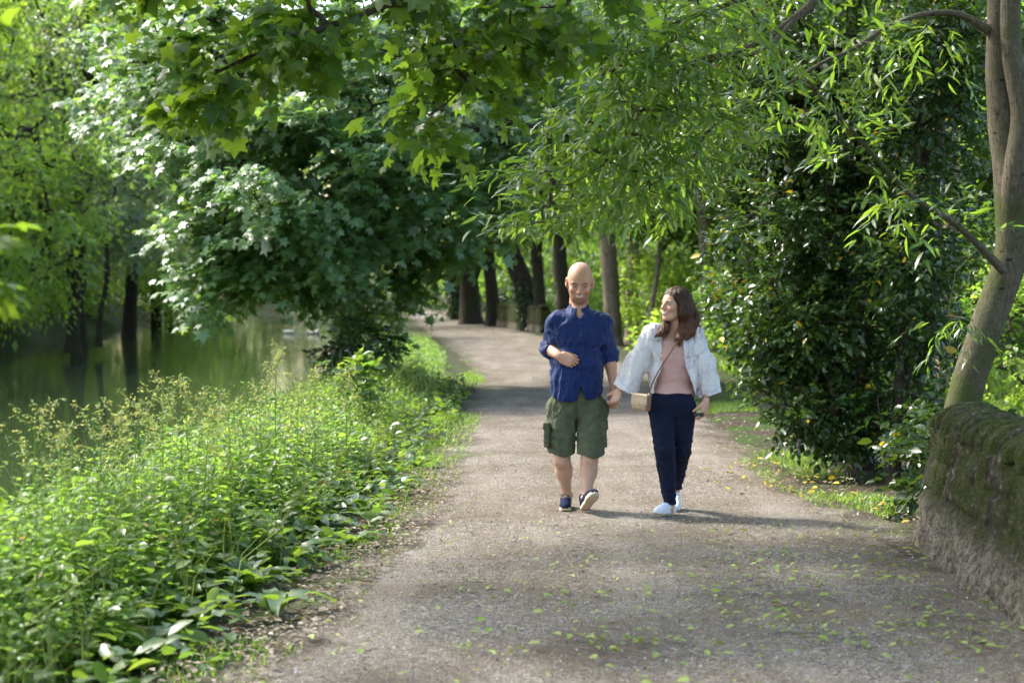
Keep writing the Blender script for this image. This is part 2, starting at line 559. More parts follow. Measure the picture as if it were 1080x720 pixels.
m, t = new_mat('path_gravel'); N = NT(t); P_ = N.pos()
vo = N.n('ShaderNodeTexVoronoi', {'Vector': P_, 'Scale': 62.0, 'Randomness': 1.0})
vo2 = N.n('ShaderNodeTexVoronoi', {'Vector': P_, 'Scale': 150.0, 'Randomness': 1.0})
wv = N.math('MULTIPLY', N.n('ShaderNodeSeparateColor', {0: vo.outputs['Color']}).outputs[0], 1)
wv2 = N.n('ShaderNodeSeparateColor', {0: vo2.outputs['Color']}).outputs[1]
g1 = N.ramp(wv, [(0, (.045, .036, .026)), (.35, (.12, .098, .074)), (.7, (.205, .175, .138)), (1, (.46, .42, .36))])
g2 = N.ramp(wv2, [(0, (.04, .032, .024)), (.5, (.145, .12, .092)), (1, (.40, .36, .30))])
col = N.mix(.5, g1, g2)
dirt = N.noise(P_, 1.1, 5, .6); dirt2 = N.noise(N.scaled(P_, (3.5, .5, 1)), .55, 4)
col = N.mix(N.ramp(dirt, [(.38, 0), (.64, .7)]), col, (.10, .070, .042))
col = N.mix(N.ramp(dirt2, [(.48, 0), (.68, .35)]), col, (.33, .285, .235))
ea = N.n('ShaderNodeAttribute', attribute_name='edge').outputs['Fac']
en = N.math('ADD', ea, N.math('MULTIPLY', N.math('SUBTRACT', N.noise(P_, 2.3, 5, .65), .5), 1.3))
mossc = N.ramp(N.noise(P_, 45, 3), [(.3, (.03, .045, .012)), (.6, (.10, .14, .03)), (.8, (.2, .22, .08))])
earth = N.ramp(N.noise(P_, 40, 4), [(.3, (.035, .026, .018)), (.6, (.09, .07, .05)), (.8, (.2, .17, .13))])
col = N.mix(N.ramp(en, [(.12, 1), (.42, 0)]), col, earth)
mo = N.math('MULTIPLY', N.ramp(en, [(.05, .9), (.5, 0)]), N.ramp(N.noise(P_, .8, 4), [(.5, 0), (.6, 1)]))
col = N.mix(mo, col, mossc)
h = N.math('ADD', vo.outputs['Distance'], N.math('MULTIPLY', vo2.outputs['Distance'], .5))
bp = N.bump(h, 1.0, .012)
bp = N.bump(N.noise(P_, 9, 4), .5, .02, bp)
N.out(N.principled(Base_Color=col, Roughness=.9, Specular=.25, Normal=bp))
tag(link('path', me, m), 'wide compacted gravel path bending left between the trees', 'path', kind='structure')
# ------------------------------------------------------------------ river
wy = np.concatenate([np.arange(-40, 200, 2.0)])
V = []
for y in wy: V += [(float(bl(y)) - 3, y, WATER), (float(br(y)) + 2.2, y, WATER)]
V = np.array(V); Q = np.array([(2 * i, 2 * i + 1, 2 * i + 3, 2 * i + 2) for i in range(len(wy) - 1)])
m, t = new_mat('river_water'); N = NT(t); P_ = N.pos()
rp = N.noise(N.scaled(P_, (1.0, .35, 1)), 1.6, 4, .6, .4); rp2 = N.noise(P_, .22, 2)
hh = N.math('MULTIPLY', rp, N.ramp(rp2, [(.35, .25), (.65, 1)]))
N.out(N.principled(Base_Color=(.034, .048, .022), Roughness=.07, Specular=.75, IOR=1.333, Normal=N.bump(hh, .07, .03)))
tag(link('river_water', np_mesh('river_water', V, Q, True), m), 'calm dark green river reflecting the trees', 'river', kind='structure')

# ------------------------------------------------------------------ leaf and bark materials
M_syc = leaf_mat('sycamore_leaf', ((.07, .14, .05), (.11, .20, .07), (.16, .26, .11)), (.26, .50, .08), rough=.42, tmix=.38, spec=.8)
M_maple = leaf_mat('maple_leaf', ((.025, .06, .008), (.05, .10, .012), (.08, .14, .02)), (.22, .42, .03), rough=.42, tmix=.46)
M_will = leaf_mat('willow_leaf', ((.03, .075, .01), (.07, .14, .02), (.12, .20, .03)), (.24, .46, .04), rough=.36, tmix=.42, spec=.8)
M_holly = leaf_mat('holly_leaf', ((.016, .04, .012), (.038, .085, .02), (.08, .15, .032)), (.10, .22, .02), rough=.33, tmix=.24, spec=.6, odd=(.50, .36, .02), oddf=.02)
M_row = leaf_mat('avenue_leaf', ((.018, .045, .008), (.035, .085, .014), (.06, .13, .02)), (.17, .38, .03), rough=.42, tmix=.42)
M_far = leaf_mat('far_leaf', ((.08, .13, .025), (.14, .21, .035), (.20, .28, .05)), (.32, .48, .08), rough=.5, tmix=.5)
M_silv = leaf_mat('silver_leaf', ((.06, .10, .05), (.11, .165, .09), (.20, .25, .17)), (.36, .55, .16), rough=.36, tmix=.4, spec=.9)
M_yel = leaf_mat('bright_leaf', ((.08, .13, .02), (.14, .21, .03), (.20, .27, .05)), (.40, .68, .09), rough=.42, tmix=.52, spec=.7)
M_weed = leaf_mat('weed_leaf', ((.06, .11, .015), (.12, .20, .028), (.20, .28, .05)), (.30, .56, .07), rough=.40, tmix=.46, spec=.7, odd=(.30, .22, .06), oddf=.012)
M_dock = leaf_mat('dock_leaf', ((.035, .08, .014), (.06, .12, .022), (.10, .17, .03)), (.24, .44, .05), rough=.36, tmix=.36, spec=.6)
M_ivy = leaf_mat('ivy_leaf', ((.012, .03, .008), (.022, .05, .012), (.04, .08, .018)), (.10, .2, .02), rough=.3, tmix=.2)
B_dark = bark_mat('dark_bark', (.012, .010, .007), (.06, .048, .035), moss=(.03, .04, .01), mossf=.55)
B_grey = bark_mat('grey_bark', (.045, .036, .026), (.15, .125, .09), (.085, .08, .045), scale=2.2, moss=(.06, .07, .022), mossf=.53)
def add_scars(m):
    N = NT(m.node_tree); P_ = N.pos(); pr_ = [n for n in m.node_tree.nodes if n.type == 'BSDF_PRINCIPLED'][0]
    old = pr_.inputs['Base Color'].links[0].from_socket
    v = N.n('ShaderNodeTexVoronoi', {'Vector': N.scaled(P_, (1, 1, 2.2)), 'Scale': 5.5})
    k = N.ramp(v.outputs['Distance'], [(.07, 1), (.16, 0)])
    fl = N.ramp(N.noise(N.scaled(P_, (14, 14, 60)), 1.2, 4, .7), [(.55, 0), (.66, .6)])
    c = N.mix(k, old, (.018, .014, .010)); c = N.mix(fl, c, (.03, .025, .018))
    m.node_tree.links.new(c, pr_.inputs['Base Color'])
add_scars(B_grey)
B_dgrey = bark_mat('dark_grey_bark', (.035, .03, .022), (.11, .095, .07), (.07, .065, .04), scale=1.6, moss=(.04, .05, .015), mossf=.5)  # darker grey bark of the slim stems
B_pale = bark_mat('pale_bark', (.10, .08, .055), (.26, .21, .15), scale=1.0, moss=(.10, .10, .04), mossf=.58)
B_twig = bark_mat('twig_bark', (.02, .016, .012), (.07, .055, .04), scale=6)

def gz(x, y): return float(ground_z(x, y))
def px_trunk(rows, Y, r_px, dY=0.0):
    """trunk points from picture rows [(px,py)...], base first"""
    P = [W(px, py, Y + dY * i) for i, (px, py) in enumerate(rows)]
    return P, [r * Y / F for r in r_px]

# ---- big sycamore on the near bank, limbs low over the water
Yb = 27.0
b0 = Vector((-2.75, Yb, gz(-2.75, Yb) - .1))
trunk = [b0, b0 + Vector((.05, 0, 1.2)), b0 + Vector((-.1, .1, 2.8)), b0 + Vector((.1, .2, 4.6)), b0 + Vector((0, .2, 7.5)), b0 + Vector((.1, .3, 10))]
limbs = [([b0 + Vector((0, 0, 1.6)), b0 + Vector((-1.1, -1, 2.4)), b0 + Vector((-1.9, -1.6, 2.5))], [.12, .07, .02]),
         ([b0 + Vector((0, 0, 2.6)), b0 + Vector((1.2, -1.2, 3.6)), b0 + Vector((2.4, -2, 4.2)), b0 + Vector((3.2, -2.5, 4.1))], [.15, .11, .07, .03]),
         ([b0 + Vector((0, 0, 3.6)), b0 + Vector((-1.4, -1.5, 5)), b0 + Vector((-2.2, -2.0, 5.6))], [.12, .07, .02])]
bl1 = []
def B(px, py, Yc, rx, ry, rz, n): c = W(px, py, Yc); bl1.append((c.x, c.y, c.z, rx, ry, rz, n))
B(280, 60, 25, 2.1, 2.0, 1.5, 90); B(225, 150, 24.5, 1.2, 1.5, .9, 50); B(320, 180, 23.5, 1.6, 1.8, 1.0, 80); B(190, 60, 26, 1.2, 1.5, 1.0, 34)
B(255, 245, 24, 1.0, 1.2, .5, 40); B(320, 255, 24, 1.2, 1.4, .6, 54); B(225, 298, 24, .55, .8, .26, 14); B(280, 295, 24, .8, .8, .3, 16)
B(420, 120, 25, 2.0, 2.2, 1.6, 110); B(440, 215, 25.5, 1.5, 1.8, .9, 70); B(390, 285, 26, .9, 1.2, .6, 36)
B(385, 345, 26.5, .4, .8, .35, 8); B(150, 110, 27, 1.2, 1.2, .8, 26); B(520, 60, 27, 2.3, 2.4, 1.7, 120); B(530, 180, 28, 1.6, 2.0, .9, 70); B(640, 60, 29, 2.2, 2.4, 1.6, 90); B(640, 170, 30, 1.6, 2, .9, 50); B(420, -60, 27, 3.2, 3, 1.6, 40)
tree('sycamore_tree', 'large sycamore on the near river bank, low leafy limbs reaching over the water', 'tree', trunk,
     [.30, .25, .23, .2, .12, .05], bl1, M_syc, B_dark, typ='maplelow', size=.125, ntw=8, nlf=6, rad=.48, droop=.25, limbs=limbs, tilt=.28, rtip=.006, seed=3, flat=.3, up=(-.25, -.45, .85), shell=.3)

# ---- sycamore arching over the path near the camera: only its twigs hang into the picture
tp = [Vector((5.2, 7.2, -.5)), Vector((5.0, 7.3, 1.4)), Vector((4.4, 7.6, 3.6)), Vector((3.6, 8.0, 5.2)), Vector((2.2, 8.6, 6.4))]
near_l = [([tp[3], Vector((1.4, 9.2, 5.2)), W(470, -40, 9.2), W(400, 8, 8.8), W(290, 48, 8.6), W(205, 88, 8.4)], [.09, .06, .030, .022, .014, .006]),
          ([tp[3], Vector((2.0, 9.6, 5.0)), W(640, -50, 10), W(585, 15, 9.8), W(520, 60, 9.6), W(470, 110, 9.4)], [.09, .055, .03, .020, .012, .005]),
          ([tp[4], Vector((.4, 10.4, 6.0)), Vector((-1.6, 11.6, 5.4)), Vector((-3.6, 12.4, 5.0))], [.10, .07, .05, .02]),
          ([tp[4], Vector((.6, 9.0, 6.4)), Vector((-1.4, 9.2, 6.0)), Vector((-3.6, 9.6, 5.4))], [.10, .07, .05, .02])]
bl1 = []
for (px, py, Yc, r, n) in ((208, 88, 8.4, .12, 4), (245, 66, 8.5, .16, 6), (290, 38, 8.6, .18, 8), (350, 5, 8.8, .24, 8), (440, -40, 9.0, .3, 8), (300, -35, 8.6, .25, 5),
                           (448, 118, 9.4, .10, 3), (478, 82, 9.5, .16, 6), (515, 45, 9.6, .22, 9), (565, 5, 9.7, .28, 9), (460, 15, 9.4, .16, 4), (640, -40, 9.9, .4, 8), (160, -42, 8.4, .16, 3), (130, -30, 8.2, .08, 1)):
    c = W(px, py, Yc); bl1.append((c.x, c.y, c.z, r, r * 1.3, r * .45, n))
bl1 += [(-3.0, 11.0, 5.6, 2.0, 2.0, .8, 240), (-.6, 10.2, 6.0, 2.2, 2.4, .8, 240), (1.4, 8.8, 6.2, 1.8, 2.4, .8, 130), (3.6, 8.0, 6.0, 2.0, 2.6, 1.2, 90), (-3.6, 8.6, 5.6, 1.6, 2.0, .6, 80), (-1.4, 7.4, 6.2, 2, 1.6, .6, 60)]  # unseen upper crown, filled out above the frame to shade the near path
tree('sycamore_tree', 'sycamore arching over the path, its dark twigs and lobed leaves hanging in at the top', 'tree', tp,
     [.24, .2, .17, .13, .08], bl1, M_maple, B_twig, typ='maple', size=.074, ntw=4, nlf=6, rad=.26, droop=.5, limbs=near_l, tilt=.45, rtip=.0035, flat=.35, seed=5)

# ---- young sycamore at the left edge, a few leaves close to the lens
tq = [Vector((-2.9, 4.6, -.1)), Vector((-2.8, 4.7, 1.2)), Vector((-2.6, 4.8, 2.4)), Vector((-2.4, 4.9, 3.2))]
bl1 = [(-2.35, 4.9, 2.6, .5, .5, .5, 10), (-2.5, 4.8, 3.2, .5, .5, .4, 10)]
for (px, py) in ((-14, 250), (-12, 8), (-20, 285)):
    c = W(px, py, 5.0); bl1.append((c.x, c.y, c.z, .05, .08, .05, 2))
c = W(-22, 490, 5.2); bl1.append((c.x, c.y, c.z, .04, .05, .03, 1))
tree('sycamore_sapling', 'young sycamore at the left edge with a few blurred lobed leaves close to the lens', 'tree', tq,
     [.03, .025, .02, .01], bl1, M_maple, B_twig, typ='maple', size=.06, ntw=3, nlf=2, rad=.07, droop=.5, rtip=.003, flare=.2, seed=8)

# ---- leaning smooth tree behind the wall with the narrow bright leaves
Yt = 12.1
tr = [W(992, 560, Yt), W(1012, 440, Yt), W(1038, 350, Yt), W(1066, 270, Yt), W(1068, 190, Yt), W(1056, 110, Yt), W(1054, 30, Yt), W(1058, -80, Yt), W(1060, -220, Yt)]
lim = [([W(1066, 250, Yt + .02), W(1072, 180, Yt - .12), W(1078, 120, Yt - .14), W(1068, 60, Yt - .12), W(1066, -10, Yt - .1), W(1075, -150, Yt - .1)], [.105, .095, .082, .078, .072, .05]),
       ([W(1048, 35, Yt), W(1005, 14, Yt - .15), W(950, 22, Yt - .3), W(900, 52, Yt - .45), W(868, 66, Yt - .5), W(820, 95, Yt - .6), W(740, 140, Yt - .8)], [.038, .023, .019, .016, .012, .009, .004]),
       ([W(1058, 285, Yt - .1), W(1010, 238, Yt - .3), W(960, 205, Yt - .45), W(900, 140, Yt - .6), W(845, 80, Yt - .7), W(800, 25, Yt - .8), W(770, -40, Yt - .9)], [.034, .024, .019, .016, .014, .012, .010]),
       ([W(1052, -60, Yt), W(930, -60, Yt - .5), W(850, 10, Yt - .9), W(790, 50, Yt - 1.0), W(700, 80, Yt - 1.2), W(620, 110, Yt - 1.3)], [.06, .045, .03, .02, .012, .005]),
       ([W(850, 10, Yt - .9), W(800, 55, Yt - 1.1), W(740, 62, Yt - 1.2), W(690, 100, Yt - 1.3), W(640, 170, Yt - 1.4), W(590, 200, Yt - 1.4)], [.02, .016, .012, .010, .007, .004]),
       ([W(900, -40, Yt - .8), W(780, 0, Yt - 1.2), W(700, 30, Yt - 1.4), W(640, 60, Yt - 1.5)], [.03, .02, .012, .005])]
bl1 = []
for (px, py, dy, r, n) in ((560, 238, -1.5, .13, 4), (590, 205, -1.5, .2, 8), (620, 165, -1.5, .26, 12), (660, 190, -1.3, .3, 15), (690, 130, -1.4, .34, 18), (640, 110, -1.6, .26, 12),
                           (720, 70, -1.3, .36, 18), (680, 50, -1.5, .3, 14), (640, 75, -1.5, .16, 5), (760, 110, -1.0, .4, 18), (720, 190, -1.1, .36, 16), (770, 20, -1.2, .4, 16), (700, 5, -1.4, .3, 12), (650, 10, -1.5, .26, 8), (905, 150, -.65, .16, 3), (955, 205, -.5, .14, 3), (855, 90, -.75, .18, 4), (985, 30, -.3, .16, 3), (920, 48, -.5, .16, 3), (1010, 240, -.35, .1, 2), (1010, 330, -.2, .1, 2), (830, -10, -.9, .4, 12), (600, 232, -1.3, .16, 5), (560, 175, -1.6, .12, 3), (575, 130, -1.6, .1, 2)):
    c = W(px, py, Yt + dy); bl1.append((c.x, c.y, c.z, r, r * 1.4, r * .6, n))
bl1 += [(2.5, 12, 4.8, 1.8, 1.8, .9, 50), (4.2, 12.5, 5.4, 1.6, 1.8, 1.0, 40)]
tree('leaning_tree', 'smooth grey leaning tree behind the mossy wall, narrow bright leaves hanging above the couple', 'tree', tr,
     [.135, .125, .12, .125, .135, .105, .095, .085, .05], bl1, M_will, B_grey, typ='lance', size=.11, ntw=4, nlf=8, rad=.34, droop=.35, limbs=lim, tilt=.5, rtip=.003,
     flare=.25, flat=.5, seed=12, k=16, rough=.07, shell=.1,
     leafkeep=lambda P: (P[:, 2] > 1.90 + .35 * sstep(.9, 1.5, P[:, 0])) | (P[:, 0] > 1.6))

# ---- holly beside the path
Yh = 15.0
h0 = W(912, 478, Yh); h0.z = gz(h0.x, h0.y) - .1
tr = [h0, W(905, 400, Yh), W(900, 300, Yh), W(905, 200, Yh), W(898, 80, Yh), W(900, -60, Yh), W(900, -160, Yh)]
lim = [([W(940, 520, Yh - 1.2), W(948, 430, Yh - 1.1), W(955, 330, Yh - 1), W(950, 200, Yh - .9)], [.07, .06, .05, .03])]
bl1 = []
for (px, py, dy, rx, ry, rz, n) in ((905, 40, 0, 1.1, .9, .8, 90), (860, 130, -.2, .75, .8, .6, 70), (950, 150, 0, .6, .7, .9, 60), (840, 215, -.3, .62, .7, .5, 60), (900, 240, -.4, .65, .7, .6, 60),
                                    (830, 330, -.5, .42, .55, .5, 60), (880, 350, -.5, .5, .6, .6, 60), (850, 420, -.6, .38, .5, .35, 34), (805, 365, -.5, .2, .3, .25, 14), (960, 330, .2, .4, .5, .6, 34), (1010, 120, .6, .6, .6, 1.2, 36), (905, 445, -.4, .35, .4, .3, 22), (800, 60, .3, .6, .6, .6, 34), (900, -120, .2, 1.6, 1.3, .9, 60), (1000, -60, .2, 1.0, 1.2, .8, 40), (1010, 250, .8, .45, .5, .5, 14), (960, 90, -1.3, .4, .35, .7, 50), (955, 240, -1.3, .32, .3, .6, 40), (985, 340, -1.2, .22, .25, .4, 14), (1000, 60, -1.4, .3, .3, .5, 26), (780, 150, .5, .5, .6, .6, 30), (765, 60, .8, .6, .7, .6, 30), (790, 240, .3, .4, .5, .5, 26), (775, 310, .2, .22, .3, .3, 12)):
    c = W(px, py, Yh + dy); bl1.append((c.x, c.y, c.z, rx, ry, rz, n))
tree('holly_tree', 'dense dark holly with small glossy leaves at the right edge of the path', 'tree', tr,
     [.12, .10, .09, .08, .06, .04, .02], bl1, M_holly, B_dark, typ='ovate', size=.062, ntw=9, nlf=7, rad=.24, droop=.15, limbs=lim, tilt=.75, rtip=.004, flat=.9, seed=14, shell=.25)

# ---- slim stems between the holly and the wall
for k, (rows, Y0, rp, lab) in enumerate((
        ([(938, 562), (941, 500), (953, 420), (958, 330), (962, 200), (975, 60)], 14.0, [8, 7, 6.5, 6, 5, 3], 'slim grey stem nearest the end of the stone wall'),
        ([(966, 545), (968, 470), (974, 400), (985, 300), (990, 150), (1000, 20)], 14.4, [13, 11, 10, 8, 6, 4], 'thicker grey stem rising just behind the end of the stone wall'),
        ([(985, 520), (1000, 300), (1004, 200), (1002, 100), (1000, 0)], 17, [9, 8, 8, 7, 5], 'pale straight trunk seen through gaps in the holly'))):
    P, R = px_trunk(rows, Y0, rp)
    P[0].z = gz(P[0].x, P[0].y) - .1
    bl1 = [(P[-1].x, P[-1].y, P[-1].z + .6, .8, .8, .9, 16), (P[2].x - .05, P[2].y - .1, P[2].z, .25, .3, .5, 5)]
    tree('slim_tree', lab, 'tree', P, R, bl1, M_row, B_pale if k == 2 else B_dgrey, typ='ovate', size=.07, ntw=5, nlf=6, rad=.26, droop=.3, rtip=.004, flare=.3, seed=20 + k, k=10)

# ---- avenue on the right of the far path
AV = [  # rows (px,py) base first, Y, radii px, crown (cx px, cy px, rx, ry, rz m, n), bark, label
    ([(482, 338), (480, 300), (476, 255), (470, 200), (465, 120)], 84, [7, 6, 5.5, 4, 3], (470, 150, 5, 4, 4.6, 60), B_dark, 'dark trunk farthest along the right of the path, ivy round its foot'),
    ([(497, 343), (496, 315), (494, 290), (484, 255), (470, 190)], 73, [12, 10, 9.5, 6, 4], (480, 150, 4.6, 4, 4.4, 60), B_dark, 'stout forked dark tree with rough bark at the far bend'),
    ([(521, 344), (519, 310), (515, 270), (512, 220), (505, 140)], 70, [8, 7, 6.5, 5, 3], (510, 140, 4, 4, 4.4, 50), B_dark, 'dark upright trunk between the forked tree and the low wall'),
    ([(545, 338), (546, 300), (545, 250), (540, 150)], 80, [5, 4.5, 4, 3], (560, 130, 5, 4, 5, 50), B_pale, 'slender greenish trunk behind the far low wall'),
    ([(562, 349), (556, 315), (545, 280), (531, 245), (515, 180)], 63, [13, 11, 10, 8, 5], (525, 130, 4.2, 3.5, 3.8, 60), B_dark, 'thick dark trunk leaning left above the far low wall'),
    ([(571, 351), (569, 310), (566, 260), (570, 180)], 61, [7, 6.5, 6, 4], (590, 130, 3.6, 3.5, 3.8, 50), B_dark, 'dark trunk close behind the leaning one'),
    ([(596, 354), (594, 310), (590, 260), (592, 180)], 57, [9, 8, 7, 5], (610, 110, 3.6, 3.2, 3.6, 50), B_dark, 'dark trunk showing beside the bald man'),
    ([(647, 366), (645, 320), (642, 270), (640, 190)], 47, [10, 9, 8.5, 6], (640, 100, 3.4, 3, 3.0, 60), B_pale, 'pale ridged trunk between the man and the woman'),
    ([(667, 366), (666, 320), (668, 270), (672, 190)], 49, [7, 6.5, 6, 5], (700, 90, 3.4, 3, 3.0, 50), B_pale, 'narrower pale trunk beside the ridged one'),
    ([(688, 362), (687, 330), (693, 290), (697, 240)], 44, [3.5, 3, 2.6, 2], (700, 200, 1.2, 1.2, .9, 20), B_pale, 'thin curved sapling stem left of the woman'),
    ([(749, 372), (748, 320), (745, 260), (742, 190)], 42, [11, 9, 8, 6], (760, 110, 3.0, 3, 2.9, 60), B_pale, 'brown trunk standing right of the woman'),
    ([(822, 380), (824, 320), (826, 270), (828, 190)], 31, [13, 11.5, 11, 9], (800, 60, 2.6, 2.4, 2.0, 50), B_pale, 'pale trunk half hidden behind the holly'),
    ([(778, 362), (776, 300), (774, 240), (778, 170)], 52, [5, 4.5, 4, 3], (800, 130, 3.2, 3, 3.0, 40), B_dark, 'thin dark trunk set back between the woman and the holly')]
for k, (rows, Y0, rp, cr, bm_, lab) in enumerate(AV):
    cr = cr[:5] + (int(cr[5] * 2.2),)
    P, R = px_trunk(rows, Y0, rp)
    P[0].z = gz(P[0].x, P[0].y) - .15
    cc = W(cr[0], cr[1], Y0)
    top = Vector((cc.x, Y0, cc.z + cr[4] * .3)); P.append(top); R.append(R[-1] * .5)
    bl1 = [(cc.x, Y0, cc.z, cr[2], cr[3], cr[4], cr[5]), (cc.x, Y0, cc.z + cr[4] * 1.1, cr[2] * .9, cr[3] * .9, cr[4] * .8, cr[5] // 3)]
    limbs = []
    if k == 1: limbs = [([W(495, 298, Y0), W(503, 275, Y0), W(513, 245, Y0), W(520, 200, Y0)], [.36, .3, .26, .15])]
    tree('avenue_tree', lab, 'tree', P, R, bl1, M_row, bm_, typ='diamond', size=.21 if Y0 > 40 else .14, ntw=9, nlf=7, rad=.95 if Y0 > 40 else .6, droop=.35,
         group='trees along the right of the path', limbs=limbs, rtip=.03, seed=40 + k, k=12)
# ivy on three avenue trunks is part of those crowns' ground growth: separate climbing ivy
def ivy(rows, Y0, rp, n, size, lab, seed):
    rng = np.random.default_rng(seed)
    P, R = px_trunk(rows, Y0, rp)
    C4 = catmull([tuple(p) + (r,) for p, r in zip(P, R)], 10)
    i = rng.integers(0, len(C4), n); a = rng.uniform(0, 2 * PI, n)
    nrm = np.stack([np.cos(a), np.sin(a), np.zeros(n)], 1)
    pos = C4[i, :3] + nrm * (C4[i, 3:4] + rng.uniform(.0, .12, (n, 1))) + np.array([0, 0, 1]) * rng.normal(size=(n, 1)) * .2
    D = nrm * .5 + rng.normal(size=(n, 3)) * .5 + np.array([0, 0, -.7])
    V, T = leaves(pos, D, nrm + rng.normal(size=(n, 3)) * .3, size * rng.uniform(.7, 1.3, n), 'diamond')
    o = tag(link('climbing_ivy', np_mesh('ivy', V, T), M_ivy), lab, 'ivy')
ivy([(482, 338), (480, 300), (478, 270)], 83.9, [8, 7, 6], 1600, .16, 'dark ivy wrapped round the farthest trunk', 1)
ivy([(562, 349), (558, 325), (552, 300)], 62.9, [13, 11, 10], 900, .14, 'ivy climbing the leaning trunk by the low wall', 2)
ivy([(941, 520), (943, 470), (953, 420), (958, 330)], 13.95, [9, 8, 7, 7], 1000, .05, 'ivy on the slim stem by the end of the stone wall', 3)

# ---- far bank on the left
LB = [  # X, Y, height, crown blobs, material, size, label
    (-16.5, 50, .42, [(-14.2, 47, 8, 3.4, 4, 3.6, 90), (-13.8, 46, 3.6, 2.2, 3, 2.0, 60), (-15, 48, 12, 3.6, 4, 3, 50)], M_yel, .17, 'yellow green tree on the far bank at the left edge', -1.0),
    (-15.2, 58, .34, [(-13.8, 56, 5.2, 2.0, 2.8, 2.0, 80), (-14.2, 56, 9.2, 2.6, 3, 2.4, 70), (-14, 56, 13, 3, 3, 2.4, 40)], M_silv, .17, 'silvery leaved tree drooping towards the river', -.3),
    (-16.8, 72, .36, [(-14.6, 71, 6.0, 3.2, 4, 3.2, 90), (-15, 72, 12, 4.2, 4, 4, 90)], M_silv, .2, 'pale grey green tree behind the drooping silvery one', .6),
    (-19, 88, .34, [(-17.0, 86, 4.5, 3.2, 4, 3.6, 90), (-17, 88, 11, 5, 5, 5, 100)], M_yel, .24, 'bright green tree farther along the far bank', 0),
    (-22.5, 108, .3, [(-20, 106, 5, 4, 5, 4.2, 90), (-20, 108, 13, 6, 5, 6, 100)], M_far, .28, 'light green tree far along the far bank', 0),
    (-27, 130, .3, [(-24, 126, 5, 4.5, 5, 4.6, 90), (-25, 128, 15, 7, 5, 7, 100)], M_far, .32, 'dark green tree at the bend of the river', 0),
    (-20.5, 62, .4, [(-19.5, 60, 9, 5, 4, 5, 110), (-19.5, 60, 3.8, 3.6, 4, 2.6, 60), (-20, 61, 16, 6, 4, 4, 70)], M_row, .24, 'dark tree deep in the shade behind the far bank', 0)]
for k, (x, y, r, blobs, lm, sz, lab, lean) in enumerate(LB):
    g = gz(x, y) - .2
    top = blobs[0][2]
    P = [Vector((x, y, g)), Vector((x + lean * .2, y, g + 1.8)), Vector((x + lean * .6, y - .2, g + 4.5)), Vector((x * .75 + blobs[0][0] * .25, y - .5, g + 8)), Vector((x * .5 + blobs[-1][0] * .5, y - .5, blobs[-1][2] + 1))]
    tree('river_tree', lab, 'tree', P, [r, r * .85, r * .75, r * .5, r * .2], blobs, lm, B_dark, typ='diamond', size=sz * 1.1, ntw=11, nlf=8, rad=1.0 if y < 80 else 1.5, droop=.6,
         group='trees on the far bank', rtip=.02, seed=70 + k, flat=.5)
# two thin stems standing at the water's edge
for k, (px, Y0, w, lab) in enumerate(((80, 49, 8, 'dark leaning stem at the water edge on the far bank'), (108, 52, 3.5, 'thin stem beside the leaning one on the far bank'))):
    P = [W(px - 4, 372 - 6 * k, Y0), W(px - 2, 330, Y0), W(px + 5, 290, Y0), W(px + 2, 200, Y0)]
    tree('water_edge_tree', lab, 'tree', P, [w * Y0 / F, w * .8 * Y0 / F, w * .8 * Y0 / F, w * .5 * Y0 / F], [(P[-1].x, P[-1].y, P[-1].z + .6, 1.4, 1.4, 1.2, 26)], M_silv, B_dark, size=.16, ntw=8, nlf=6, rad=.6, rtip=.01, seed=90 + k)
M_seed = leaf_mat('seed_head', ((.13, .20, .05), (.22, .32, .08), (.32, .42, .14)), (.4, .46, .14), rough=.6, tmix=.4)
M_wood = leaf_mat('wood_leaf', ((.02, .05, .012), (.045, .095, .018), (.08, .14, .028)), (.20, .40, .04), rough=.45, tmix=.5)
# ------------------------------------------------------------------ woodland masses that close the view
def mass(name, lab, blobs, lm, size, rad, ntw, nlf, seed, droop=.4, typ='diamond', shell=.5, tilt=.6, cat='woodland'):
    rng = np.random.default_rng(seed)
    P, O = blob_points(blobs, rng, shell)
    V, T = sprays(P, rad, ntw, nlf, size, typ, droop=droop, out=O, rng=rng, tilt=tilt, flat=.7)
    return tag(link(name, np_mesh(name, V, T), lm), lab, cat, kind='stuff')
bb = []
for x in np.arange(-70, 75, 7.5):
    bb.append((x, 165 + 6 * math.sin(x), 8 + 2 * math.sin(x * 1.7), 6, 5, 9, 80))
    bb.append((x + 3, 178, 20, 7, 5, 9, 60))
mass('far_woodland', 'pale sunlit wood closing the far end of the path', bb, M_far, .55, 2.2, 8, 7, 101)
bb = []
for i, y in enumerate(np.arange(36, 130, 9.0)):
    bb.append((float(bl(y)) - 7 - 2 * math.sin(i), y, 5, 4, 5, 5.5, 110))
    bb.append((float(bl(y)) - 12, y + 4, 13, 5, 6, 7, 120))
    bb.append((float(bl(y)) - 18, y + 4, 22, 6, 7, 8, 110))
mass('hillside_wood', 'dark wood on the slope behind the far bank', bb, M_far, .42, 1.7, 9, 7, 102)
bb = []
